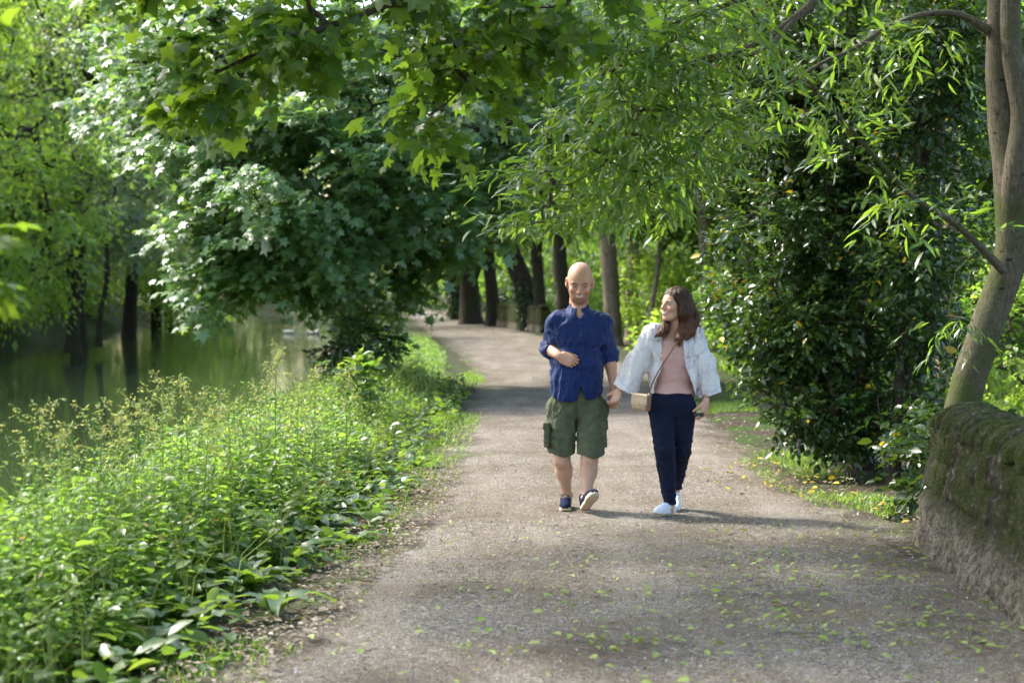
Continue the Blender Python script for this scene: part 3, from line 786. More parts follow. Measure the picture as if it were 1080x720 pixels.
for i, (x, y, z, r, n) in enumerate(((2, 96, 4, 4, 60), (8, 92, 5, 5, 70), (14, 86, 5, 5, 70), (10, 74, 3, 3, 40), (17, 66, 5, 4.5, 70), (15, 56, 3.5, 3, 50), (20, 50, 5, 4, 70), (16, 42, 4, 3, 60), (22, 74, 10, 6, 80), (6, 110, 9, 7, 80), (14, 100, 12, 7, 80), (20, 60, 13, 6, 80), (12, 78, 13, 6, 70), (-1, 120, 6, 5, 60), (3, 125, 14, 6, 60), (13.5, 34, 4, 2.6, 60), (15, 36, 7.5, 3.5, 60), (10.5, 40, 8, 3.2, 60), (12.5, 26, 5, 2, 40), (9, 44, 3, 2, 40), (-4, 142, 6, 5, 50), (9.5, 22, 4.5, 2.2, 80), (8.5, 30, 6, 2.6, 90), (12, 50, 9, 5, 110), (4, 84, 12, 5, 90), (7, 64, 9, 3.6, 80))):
    bb.append((x, y, z + gz(x, y) * .7, r, r, r * .95, n))
mass('right_woodland', 'bright sunlit wood behind the avenue trunks', bb, M_wood, .30, 1.15, 10, 7, 103)

# ------------------------------------------------------------------ shrubs right of the path
def shrub(x, y, r, h, lm, lab, seed, n=26, size=.07, typ='ovate', rad=.25, group=None, cat='shrub'):
    g = gz(x, y)
    base = Vector((x, y, g - .05))
    root = empty('shrub', base, lab, cat, group)
    rng = np.random.default_rng(seed)
    P, O = blob_points([(x, y, g + h * .55, r, r, h * .5, n)], rng, .3)
    mb = MB(); tube(mb, [(x, y, g - .05), (x + .02, y, g + .25), (x + .04, y, g + h * .5)], [.03, .025, .01], k=6, n=3); network(mb, np.array([[x, y, g], [x + .05, y, g + .15]]), P, rtip=.004, rng=rng, rmax=.03)
    link('stem', mb.mesh('stem'), B_twig, root)
    V, T = sprays(P, rad, 8, 6, size, typ, droop=.3, out=O, rng=rng, tilt=.6, flat=.7)
    link('foliage', np_mesh('foliage', V, T), lm, root)
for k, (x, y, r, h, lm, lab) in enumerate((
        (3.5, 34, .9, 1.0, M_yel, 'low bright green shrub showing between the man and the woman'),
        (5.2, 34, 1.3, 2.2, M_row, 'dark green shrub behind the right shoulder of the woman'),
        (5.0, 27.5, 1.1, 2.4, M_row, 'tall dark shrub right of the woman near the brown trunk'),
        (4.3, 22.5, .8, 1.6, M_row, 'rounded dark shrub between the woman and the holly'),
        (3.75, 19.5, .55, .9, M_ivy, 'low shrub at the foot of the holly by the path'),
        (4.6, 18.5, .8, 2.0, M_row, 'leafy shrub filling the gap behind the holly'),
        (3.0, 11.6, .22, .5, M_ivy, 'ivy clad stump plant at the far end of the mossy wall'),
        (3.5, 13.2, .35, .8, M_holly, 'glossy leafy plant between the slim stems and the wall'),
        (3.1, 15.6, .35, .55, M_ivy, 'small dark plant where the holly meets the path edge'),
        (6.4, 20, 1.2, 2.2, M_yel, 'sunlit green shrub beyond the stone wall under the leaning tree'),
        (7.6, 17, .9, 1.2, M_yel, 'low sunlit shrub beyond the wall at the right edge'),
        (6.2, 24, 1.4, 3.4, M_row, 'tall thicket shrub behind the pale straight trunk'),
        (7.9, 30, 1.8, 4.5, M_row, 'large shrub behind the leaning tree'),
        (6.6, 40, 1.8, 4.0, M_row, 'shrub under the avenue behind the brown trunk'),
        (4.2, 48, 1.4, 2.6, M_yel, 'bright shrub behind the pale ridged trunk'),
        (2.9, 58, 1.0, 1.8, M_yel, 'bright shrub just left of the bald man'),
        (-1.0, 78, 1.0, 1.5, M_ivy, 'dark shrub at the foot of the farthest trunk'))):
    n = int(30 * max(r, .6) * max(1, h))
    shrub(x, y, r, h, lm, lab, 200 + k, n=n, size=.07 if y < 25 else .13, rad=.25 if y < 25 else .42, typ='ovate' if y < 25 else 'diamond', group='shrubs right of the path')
# shrub on the near bank under the sycamore
shrub(-2.2, 24.0, .55, 1.0, M_ivy, 'dark leafy shrub on the bank beneath the sycamore', 230, n=30, size=.09, rad=.25)
shrub(-1.75, 17.6, .35, .85, M_dock, 'broad leaved bush standing in the weeds halfway along the bank', 231, n=16, size=.11, rad=.22)

# ------------------------------------------------------------------ weeds on the near bank
def weeds(xy, hh, nl, lsz, seed, rng, spread=.5, tips=True):
    n = len(xy)
    g = ground_z(xy[:, 0], xy[:, 1])
    base = np.stack([xy[:, 0], xy[:, 1], g], 1)
    lean = rng.normal(size=(n, 3)) * .16; lean[:, 2] = 0; lean[:, 0] += .03
    t = (np.arange(nl) + .8) / nl
    curve = lean[:, None] * (t ** 2)[None, :, None] * hh[:, None, None]
    P = base[:, None] + curve + np.array([0, 0, 1.0]) * (t[None, :, None] * hh[:, None, None])
    a0 = rng.uniform(0, 2 * PI, (n, 1)) + np.arange(nl)[None] * 1.57
    out = []
    for s in (0, PI):
        a = a0 + s + rng.normal(size=a0.shape) * .3
        D = np.stack([np.cos(a), np.sin(a), rng.uniform(-.35, .7, a.shape)], -1)
        Nn = np.stack([-np.cos(a) * .3, -np.sin(a) * .3, np.ones_like(a)], -1) + rng.normal(size=D.shape) * .3
        sz = lsz[:, None] * (1.15 - .65 * t[None]) * rng.uniform(.7, 1.3, a.shape)
        out.append((P.reshape(-1, 3) + D.reshape(-1, 3) * .02, D.reshape(-1, 3), Nn.reshape(-1, 3), sz.ravel()))
    Pp, D, Nn, sz = [np.concatenate(k) for k in zip(*out)]
    V, T = leaves(Pp, D, Nn, sz, 'ovate')
    top = base + lean * hh[:, None] + np.array([0, 0, 1]) * hh[:, None]
    E = np.stack([base, base + lean * hh[:, None] * .25 + np.array([0, 0, .5]) * hh[:, None], top], 1)
    return V, T, E
rng = np.random.default_rng(33)
def scatter(y0, y1, n, off0=.42, off1=0.0):
    y = rng.uniform(y0, y1, n); lo = br(y) - off1; hi = pl(y) - off0 + .12 * vnoise(np.stack([y * 1.3, y * 0, y * 0], -1))
    x = lo + (hi - lo) * rng.uniform(0, 1, n) ** .85
    return np.stack([x, y], 1), (x - lo) / (hi - lo)
def put_weeds(name, lab, y0, y1, n, nl, l0, l1, h0, h1):
    xy, f = scatter(y0, y1, n)
    e = (pl(xy[:, 1]) - xy[:, 0])
    clump = .5 + .5 * vnoise(np.stack([xy[:, 0] * 1.5, xy[:, 1] * 1.5, xy[:, 0] * 0 + 5], -1))
    hh = (h0 + (h1 - h0) * (.45 * clump + .55 * rng.random(len(xy)))) * (.35 + .65 * sstep(.3, .95, e)) * (.55 + .45 * sstep(0, .5, f)) * (1 - .25 * sstep(11, 16, xy[:, 1]))
    V, T, E = weeds(xy, hh, nl, rng.uniform(l0, l1, len(xy)), 1, rng)
    mb = MB(); mb.add(V, None, T); v2, q2 = polytubes(E, .0035, .0015); mb.add(v2, q2)
    tag(link(name, mb.mesh(name, False), M_weed), lab, 'undergrowth', kind='stuff')
put_weeds('undergrowth', 'bright green nettles and weeds crowding the near bank', 4.6, 15, 2000, 8, .07, .14, .3, .80)
put_weeds('undergrowth', 'broad leaved plants mixed into the weeds nearest the camera', 4.8, 9.5, 330, 5, .11, .18, .3, .7)
put_weeds('tall_undergrowth', 'taller thin stems standing out of the weeds along the bank', 5.2, 20, 1000, 12, .035, .065, .6, 1.0)
put_weeds('undergrowth', 'lower weeds running on along the bank towards the bend', 15, 45, 2100, 7, .06, .11, .3, .78)
rg5 = np.random.default_rng(71); n = 1300
yy = rg5.uniform(5, 24, n); xx = br(yy) + (pl(yy) - .25 - br(yy)) * rg5.uniform(0, 1, n)
hh = rg5.uniform(.35, .85, n) * (.6 + .4 * sstep(.2, .9, pl(yy) - xx)); g = ground_z(xx, yy); ln = rg5.normal(size=(n, 3)) * .22; ln[:, 2] = 0
b_ = np.stack([xx, yy, g], 1); E_ = np.stack([b_, b_ + ln * hh[:, None] * .3 + np.array([0, 0, .6]) * hh[:, None], b_ + ln * hh[:, None] * 1.3 + np.array([0, 0, .95]) * hh[:, None]], 1)
v2, q2 = polytubes(E_, .0045, .001); mb = MB(); mb.add(v2, q2)
tag(link('long_grass', mb.mesh('long_grass', False), M_seed), 'long pale grass stalks standing among the weeds', 'grass', kind='stuff')
# low leafy ground layer
xy, f = scatter(4.6, 26, 5200, .02)
g = ground_z(xy[:, 0], xy[:, 1])
a = rng.uniform(0, 2 * PI, len(xy)); D = np.stack([np.cos(a), np.sin(a), rng.uniform(.0, .7, len(a))], 1)
P = np.stack([xy[:, 0], xy[:, 1], g + rng.uniform(.02, .22, len(xy))], 1)
V, T = leaves(P, D, np.array([0, 0, 1.0]) + rng.normal(size=P.shape) * .35, rng.uniform(.06, .13, len(P)), 'ovate')
tag(link('ground_cover', np_mesh('ground_cover', V, T), M_dock), 'low broad leaves covering the soil of the bank', 'ground cover', kind='stuff')

# fine grass blades: along both edges and in patches
def grass(name, lab, xy, h, seed, w=.004, mat=None):
    rng = np.random.default_rng(seed); n = len(xy)
    g = ground_z(xy[:, 0], xy[:, 1]) + .01
    b = np.stack([xy[:, 0], xy[:, 1], g], 1); a = rng.uniform(0, 2 * PI, n)
    s = np.stack([np.cos(a), np.sin(a), a * 0], 1) * w; l = rng.normal(size=(n, 3)) * .35; l[:, 2] = 1; hh = (h * rng.uniform(.5, 1.4, n))[:, None]
    m_ = b + l * hh * .55; tp_ = b + l * hh * np.array([1.9, 1.9, 1])
    V = np.stack([b - s, b + s, m_ + s * .7, m_ - s * .7, tp_], 1).reshape(-1, 3)
    i = np.arange(n)[:, None] * 5
    mb = MB(); mb.add(V, i + np.array([[0, 1, 2, 3]]), i + np.array([[3, 2, 4]]))
    tag(link(name, mb.mesh(name, False), mat or M_weed), lab, 'grass', kind='stuff')
def edge_pts(n, y0, y1, fn, lo, hi, rng, cut=.0):
    y = rng.uniform(y0, y1, n); x = fn(y) + rng.uniform(lo, hi, n)
    k = vnoise(np.stack([x * 1.6, y * .9, x * 0 + 7], -1)) > cut
    return np.stack([x, y], 1)[k]
rg = np.random.default_rng(44)
grass('grass', 'thin grass fringe along the left edge of the path', edge_pts(9000, 5, 30, pl, -.25, .3, rg, -.1), .05, 1)
grass('grass', 'grass verge at the right edge of the path under the holly', edge_pts(12000, 10.8, 24, pr, -.35, .5, rg, -.05), .055, 2)
grass('grass', 'long grass in the open ground beyond the stone wall', np.stack([rg.uniform(4, 14, 16000), rg.uniform(12, 34, 16000)], 1), .22, 3, w=.01)

rg3 = np.random.default_rng(45)
pt = []
for (px, py, sx, sy, n) in ((405, 585, .14, .30, 2600), (455, 492, .10, .5, 1800), (425, 545, .10, .3, 1400), (496, 400, .10, 1.6, 1800), (370, 630, .10, .2, 700)):
    yy = GY(py); c = W(px, py, yy); pt.append(np.stack([rg3.normal(c.x, sx, n), rg3.normal(yy, sy, n)], 1))
grass('moss_patch', 'low green patches of moss and grass on the left edge of the gravel', np.vstack(pt), .022, 9, w=.004)
# ------------------------------------------------------------------ single plants on the bank
def tall_weed(px, py, Y0, lab, seed, bushy=False):
    """tall flowering stalk whose tip stands at (px,py)"""
    top = W(px, py, Y0); x, y = top.x, Y0; g = gz(x, y); h = top.z - g
    base = Vector((x, y, g)); rng = np.random.default_rng(seed)
    root = empty('tall_weed', base, lab, 'plant', 'tall flowering weeds on the bank')
    ln = rng.normal(size=3) * .04; ln[2] = 0
    mb = MB(); tube(mb, [(x - ln[0], y - ln[1], g - .03), (x - ln[0] * .5, y, g + h * .5), (x, y, g + h)], [.005, .004, .0015], k=5, n=5)
    nb = 9; tips = []
    for i in range(nb):
        t = .55 + .42 * i / nb; a = i * 2.4 + seed; L = (.16 if bushy else .09) * (1.25 - t) * 2
        p = np.array([x, y, g + h * t]); q = p + np.array([math.cos(a) * L, math.sin(a) * L, L * 1.1])
        tube(mb, [p, (p + q) / 2 + (0, 0, -.01), q], [.002, .0016, .001], k=4, n=3)
        tips += [p + (q - p) * s for s in (.5, .75, 1)]
    link('stem', mb.mesh('stem'), M_weed, root)
    tips = np.array(tips + [(x, y, g + h * s) for s in (.9, .95, 1)])
    V, T = sprays(tips, .03, 5, 3, .016, 'diamond', droop=.1, rng=rng, tilt=.9, flat=1)
    link('blossom', np_mesh('blossom', V, T), M_seed, root)
    n = 16; t = rng.uniform(.1, .75, n); a = rng.uniform(0, 2 * PI, n)
    D = np.stack([np.cos(a), np.sin(a), rng.uniform(-.4, .3, n)], 1)
    V, T = leaves(np.stack([np.full(n, x), np.full(n, y), g + h * t], 1), D, np.array([0, 0, 1.0]) + rng.normal(size=(n, 3)) * .3, .11 * (1.2 - t), 'ovate')
    link('leaves', np_mesh('leaves', V, T), M_weed, root)
spots = [(291, 362, 10.5, 'tallest narrow seed stalk standing above the weeds'), (172, 398, 9.2, 'branched flowering stalk against the dark water'), (148, 420, 9.0, 'short flowering stalk left of the branched one'),
         (196, 402, 9.4, 'flowering stalk with a spreading head right of the branched one'), (104, 428, 8.6, 'pale flowering stalk tipped above the dark water'), (38, 428, 8.0, 'pale stalk nearest the left edge of the picture'),
         (64, 448, 8.0, 'small stalk beside the leftmost one'), (128, 437, 8.8, 'low pale stalk among the weeds'), (240, 412, 9.6, 'upright green stalk between the flowering ones and the tallest'),
         (272, 402, 10.0, 'thin stalk just left of the tallest'), (332, 392, 11.4, 'wispy stalk right of the tallest'), (365, 384, 12.6, 'wispy stalk close to the overhanging limb'), (222, 428, 9.0, 'short leaning stalk in the middle of the bank'), (315, 408, 10.6, 'short stalk behind the tallest')]
for k, (px, py, Y0, lab) in enumerate(spots): tall_weed(px, py, Y0, lab, k + 1, bushy=k in (1, 2, 3, 4, 5))
def dock(px, py, lab, n, L, seed):
    Y0 = GY(py); c = W(px, py, Y0); x, y = c.x, c.y; g = gz(x, y); rng = np.random.default_rng(seed)
    root = empty('dock_plant', Vector((x, y, g)), lab, 'plant', 'broad leaved docks along the path edge')
    for i in range(n):
        a = i * 2.4 + rng.uniform(0, .6)
        D = np.array([[math.cos(a), math.sin(a), rng.uniform(.15, 1.1)]])
        V, T = leaves(np.array([[x, y, g + .02]]), D, np.array([[0, 0, 1.0]]) - D * .2, L * rng.uniform(.7, 1.15), 'dock')
        link('leaf', np_mesh('leaf', V, T, True), M_dock, root)
for k, (px, py, lab, n, L) in enumerate(((262, 628, 'dock with long arching leaves in the middle of the path edge', 9, .34), (205, 668, 'dock with dull broad leaves lower down the edge', 9, .3), (310, 600, 'leafy dock above the arching one', 9, .28),
        (368, 578, 'dark dock leaning over the gravel', 9, .26), (385, 545, 'dock beside the mossy patch', 8, .26), (420, 520, 'dock with a drooping leaf over the path', 8, .28), (150, 700, 'dock at the bottom of the picture', 9, .3),
        (60, 712, 'blurred dock in the bottom left corner', 9, .32), (440, 495, 'small dock farther up the edge', 7, .22), (330, 560, 'dock standing back from the edge among weeds', 9, .3), (120, 655, 'dock surrounded by nettles', 9, .32), (232, 590, 'upright dock in the middle of the weeds', 9, .42), (95, 600, 'tall dock among the nettles at the left', 9, .44), (175, 625, 'dock with pale curled leaves below the nettles', 9, .42), (30, 640, 'blurred dock near the left edge', 9, .42), (285, 535, 'dock half hidden in the weeds halfway up the bank', 8, .38), (150, 560, 'dock high on the left part of the bank', 8, .42), (290, 652, 'low dock spreading onto the litter', 8, .28), (345, 540, 'small dock under the nettles near the mossy patch', 8, .26))):
    dock(px, py, lab, n, L, 300 + k)

# ------------------------------------------------------------------ litter on the path
def litter(name, lab, P2, size, typ, mat, seed, cat='leaf litter', tilt=.25):
    rng = np.random.default_rng(seed); n = len(P2); a = rng.uniform(0, 2 * PI, n)
    D = np.stack([np.cos(a), np.sin(a), rng.normal(size=n) * .12], 1)
    P = np.stack([P2[:, 0], P2[:, 1], np.full(n, .052) + rng.uniform(0, .008, n)], 1)
    V, T = leaves(P, D, np.array([0, 0, 1.0]) + rng.normal(size=P.shape) * tilt, size * rng.uniform(.6, 1.4, n), typ)
    tag(link(name, np_mesh(name, V, T), mat), lab, cat, kind='stuff')
rg = np.random.default_rng(61)
def near(cx, cy, sx, sy, n): return np.stack([rg.normal(cx, sx, n), rg.normal(cy, sy, n)], 1)
M_fall = leaf_mat('fallen_green', ((.14, .20, .03), (.26, .34, .06), (.38, .44, .12)), (.3, .36, .05), rough=.5, tmix=.2)
M_fally = leaf_mat('fallen_yellow', ((.35, .24, .02), (.55, .42, .03), (.65, .5, .06)), (.4, .3, .03), rough=.5, tmix=.15, odd=(.10, .06, .03), oddf=.4)
M_dry = leaf_mat('dry_leaf', ((.10, .07, .045), (.24, .19, .13), (.5, .44, .34)), (.3, .22, .12), rough=.7, tmix=.15)
pts = np.vstack([np.stack([rg.uniform(-1.0, 2.3, 260), rg.uniform(6.3, 11, 260)], 1), near(1.9, 7.3, .3, .35, 130), near(1.3, 7.9, .16, .3, 60), near(.4, 7.1, .3, .12, 50), near(1.9, 9.3, .4, .7, 200), near(.9, 7.2, .6, .5, 70), near(.35, 8.4, .5, .5, 60), near(1.3, 8.8, .5, .7, 60)])
litter('fallen_leaves', 'small green leaves scattered over the near gravel', pts[:, :2], .042, 'ovate', M_fall, 1)
litter('fallen_leaves', 'tiny green seeds and leaf bits over the gravel', np.stack([rg.uniform(-1.2, 2.3, 1300), rg.uniform(6.2, 13, 1300)], 1), .019, 'diamond', M_fall, 2)
litter('fallen_leaves', 'yellow leaves gathered at the right edge beside the woman', np.vstack([near(2.1, 13.4, .3, .9, 70), near(1.75, 13.8, .35, .8, 30), near(2.4, 12.2, .3, .8, 24)]), .055, 'ovate', M_fally, 3)
e1 = edge_pts(2600, 6, 14, pl, -.15, .35, rg, -1); e2 = edge_pts(900, 8, 22, pr, -.4, .3, rg, -1)
litter('leaf_litter', 'dry pale leaf scraps along both edges of the path', np.vstack([e1, e2]), .036, 'diamond', M_dry, 4)
litter('leaf_litter', 'sparse brown leaf scraps over the whole path', np.stack([rg.uniform(-.8, 2.4, 260), rg.uniform(6, 30, 260)], 1), .03, 'diamond', M_dry, 5)
# loose stones
n = 9000
x = rg.uniform(-1.5, 2.9, n); y = 5.8 + 9 * rg.random(n) ** 1.3
ico = np.array([(0, 0, .7), (1, 0, 0), (0, .8, 0), (-1, 0, 0), (0, -.8, 0), (0, 0, -.5)]); fi = np.array([(0, 1, 2), (0, 2, 3), (0, 3, 4), (0, 4, 1), (5, 2, 1), (5, 3, 2), (5, 4, 3), (5, 1, 4)])
sz = .0035 + .006 * rg.random(n) ** 3; a = rg.uniform(0, 2 * PI, n)
ca, sa = np.cos(a), np.sin(a)
V = np.stack([ico[None, :, 0] * ca[:, None] - ico[None, :, 1] * sa[:, None], ico[None, :, 0] * sa[:, None] + ico[None, :, 1] * ca[:, None], ico[None, :, 2] + 0 * ca[:, None]], -1)
V = (V + rg.normal(size=V.shape) * .18) * sz[:, None, None] + np.stack([x, y, .036 + 0 * x], 1)[:, None]
T = fi[None] + (np.arange(n) * 6)[:, None, None]
m, t = new_mat('loose_stone'); N = NT(t)
r = N.t.nodes.new('ShaderNodeNewGeometry').outputs['Random Per Island']
N.out(N.principled(Base_Color=N.ramp(r, [(0, (.10, .08, .06)), (.5, (.25, .21, .18)), (1, (.5, .47, .43))]), Roughness=.85))
tag(link('loose_gravel', np_mesh('loose_gravel', V.reshape(-1, 3), T.reshape(-1, 3)), m), 'loose small stones on the near part of the path', 'gravel', kind='stuff')

# ------------------------------------------------------------------ stone walls
m, t = new_mat('mossy_stone'); N = NT(t); P_ = N.pos()
st = N.noise(P_, 6, 7, .7); fine = N.noise(P_, 55, 5, .75); mid = N.noise(P_, 17, 6, .7, .5)
cell = N.n('ShaderNodeTexVoronoi', {'Vector': P_, 'Scale': 7.0}); cv = N.n('ShaderNodeSeparateColor', {0: cell.outputs['Color']}).outputs[0]
col = N.ramp(mid, [(.34, (.012, .010, .008)), (.47, (.045, .038, .028)), (.60, (.12, .10, .075)), (.74, (.25, .22, .17))])
col = N.mix(N.math('MULTIPLY', cv, .5), col, (.09, .075, .05))
chips = N.ramp(N.math('ADD', N.math('MULTIPLY', mid, .6), N.math('MULTIPLY', fine, .45)), [(.60, 0), (.62, .8)])
col = N.mix(chips, col, (.34, .31, .24))
streak = N.noise(N.scaled(P_, (3, 3, 1.1)), 1.3, 6, .65)
mf = N.ramp(streak, [(.42, 0), (.50, 1)])
mc = N.ramp(fine, [(.32, (.012, .018, .003)), (.52, (.05, .066, .009)), (.72, (.13, .155, .022))])
zz = N.n('ShaderNodeSeparateXYZ', {0: P_}).outputs[2]
mf = N.math('MULTIPLY', mf, N.ramp(N.math('ADD', zz, N.math('MULTIPLY', st, .3)), [(.38, 0), (.50, 1)]))
mf = N.math('MULTIPLY', mf, N.ramp(mid, [(.34, 1), (.62, .75)]))
foot = N.ramp(N.math('ADD', zz, N.math('MULTIPLY', mid, .35)), [(.38, 1), (.50, 0)])
col = N.mix(foot, col, N.ramp(N.math('ADD', N.math('MULTIPLY', fine, .5), N.math('MULTIPLY', mid, .5)), [(.38, (.035, .029, .021)), (.48, (.13, .112, .084)), (.58, (.34, .30, .235))]))
col = N.mix(mf, col, mc)
bp = N.bump(mid, 1.0, .05); bp = N.bump(fine, 1.0, .02, bp)
N.out(N.principled(Base_Color=col, Roughness=.93, Specular=.2, Normal=bp))
M_wall = m
def stone_wall(p0, p1, h, th, batter, lab, ncop, seed, cop_h=.13, res=.035):
    """lumpy rubble wall with a coping of upright rounded stones"""
    p0, p1 = Vector(p0), Vector(p1); d = (p1 - p0); L = d.length; d /= L; s = Vector((-d.y, d.x, 0))
    root = empty('stone_wall', p0, lab, 'wall')
    nx = int(L / res); prof = [(-th / 2 - batter, -.15), (-th / 2 - batter * .9, .0)]
    for q in np.linspace(.04, h, int(h / res)): prof.append((-th / 2 - batter * (1 - q / h) ** 1.4, q))
    prof += [(-th / 4, h + .02), (th / 4, h + .02)]
    for q in np.linspace(h, 0, int(h / res / 2)): prof.append((th / 2 + batter * .3 * (1 - q / h), q))
    prof = np.array(prof); V = []
    e = np.linspace(0, L, nx)
    for i, x in enumerate(e):
        inset = .0
        if x < .08: inset = (.08 - x) * .8
        if L - x < .08: inset = (.08 - L + x) * .8
        c = np.array(p0 + d * x)
        pp = prof.copy(); pp[:, 0] *= (1 - inset / th * 1.3)
        V.append(c[None] + pp[:, 0:1] * np.array(s)[None] + np.array([0, 0, 1])[None] * pp[:, 1:2])
    V = np.array(V); k = len(prof)
    w = V * 1.0
    nrm = np.zeros_like(V); nrm[:] = np.array(s); nrm[:, prof[:, 0] < 0] *= -1; nrm[:, np.abs(prof[:, 0]) < th * .3] = (0, 0, 1)
    course = np.abs(((V[..., 2] + .03 * vnoise(V * 2)) / .17) % 1 - .5)
    bx = (e[:, None] / .31 + np.floor(V[..., 2] / .17) * .43) % 1
    joint = np.maximum(sstep(.42, .5, course), sstep(.44, .5, np.abs(bx - .5)))
    V = V + nrm * (.035 * fbm(w * 3.1, 3) + .022 * fbm(w * 9, 3) - .032 * joint * sstep(.2, .35, V[..., 2]))[..., None]
    ii, jj = np.meshgrid(np.arange(nx - 1), np.arange(k - 1), indexing='ij'); a = (ii * k + jj).ravel()
    Q = np.stack([a, a + k, a + k + 1, a + 1], 1)
    mb = MB(); mb.add(V.reshape(-1, 3), Q)
    for row, rev in ((V[0], False), (V[-1], True)):
        c = row.mean(0); n = len(row); T = [(n, i, i + 1) if rev else (n, i + 1, i) for i in range(n - 1)]
        mb.add(np.vstack([row, c]), None, T)
    link('masonry', mb.mesh('masonry'), M_wall, root)
    rng = np.random.default_rng(seed); mb = MB(); x = -.02
    while x < L:
        tk = rng.uniform(.7, 1.35) * L / ncop; r = th * .5 + rng.uniform(-.01, .025); hh = cop_h * rng.uniform(.85, 1.25) + .03; sl = rng.uniform(.25, .4) * .5
        na, nb = 16, 5; P = []
        for bI in range(nb):
            f = (bI / (nb - 1)) * 2 - 1; sc = (1 - abs(f) ** 3 * .16)
            for aI in range(na):
                an = PI * aI / (na - 1)
                yy = -math.cos(an) * r * sc; zz_ = math.sin(an) ** .75 * hh * sc
                P.append((x + tk * .5 + f * tk * .52 + zz_ * sl, yy, h - .0 + zz_))
        P = np.array(P); P[:, 1:] += .018 * vnoise(P * 11 + x * 3)[:, None] * (1, 1)
        Wd = np.array(p0)[None] + P[:, 0:1] * np.array(d) + P[:, 1:2] * np.array(s) + P[:, 2:3] * np.array([0, 0, 1])
        Q = [(i * na + j, i * na + j + 1, (i + 1) * na + j + 1, (i + 1) * na + j) for i in range(nb - 1) for j in range(na - 1)]
        T = []
        n0 = len(Wd); Wd = np.vstack([Wd, Wd[:na].mean(0), Wd[-na:].mean(0)])
        T += [(n0, j + 1, j) for j in range(na - 1)] + [(n0 + 1, (nb - 1) * na + j, (nb - 1) * na + j + 1) for j in range(na - 1)]
        mb.add(Wd, Q, T); x += tk
    link('coping', mb.mesh('coping'), M_wall, root)
    return root
stone_wall((2.87, 10.45, 0), (2.34, 3.0, 0), .70, .42, .16, 'mossy old stone wall with rounded coping in the right foreground', 62, 1)
stone_wall(tuple(W(575, 352, 60)[:2]) + (0,), tuple(W(527, 344, 70)[:2]) + (0,), .85, .4, .05, 'low stone wall under the leaning trunk far down the path', 22, 2, res=.12)
stone_wall(tuple(W(478, 335, 92)[:2]) + (0,), tuple(W(459, 331, 112)[:2]) + (0,), .9, .4, .05, 'farthest low stone wall by the end of the path', 22, 3, res=.2)
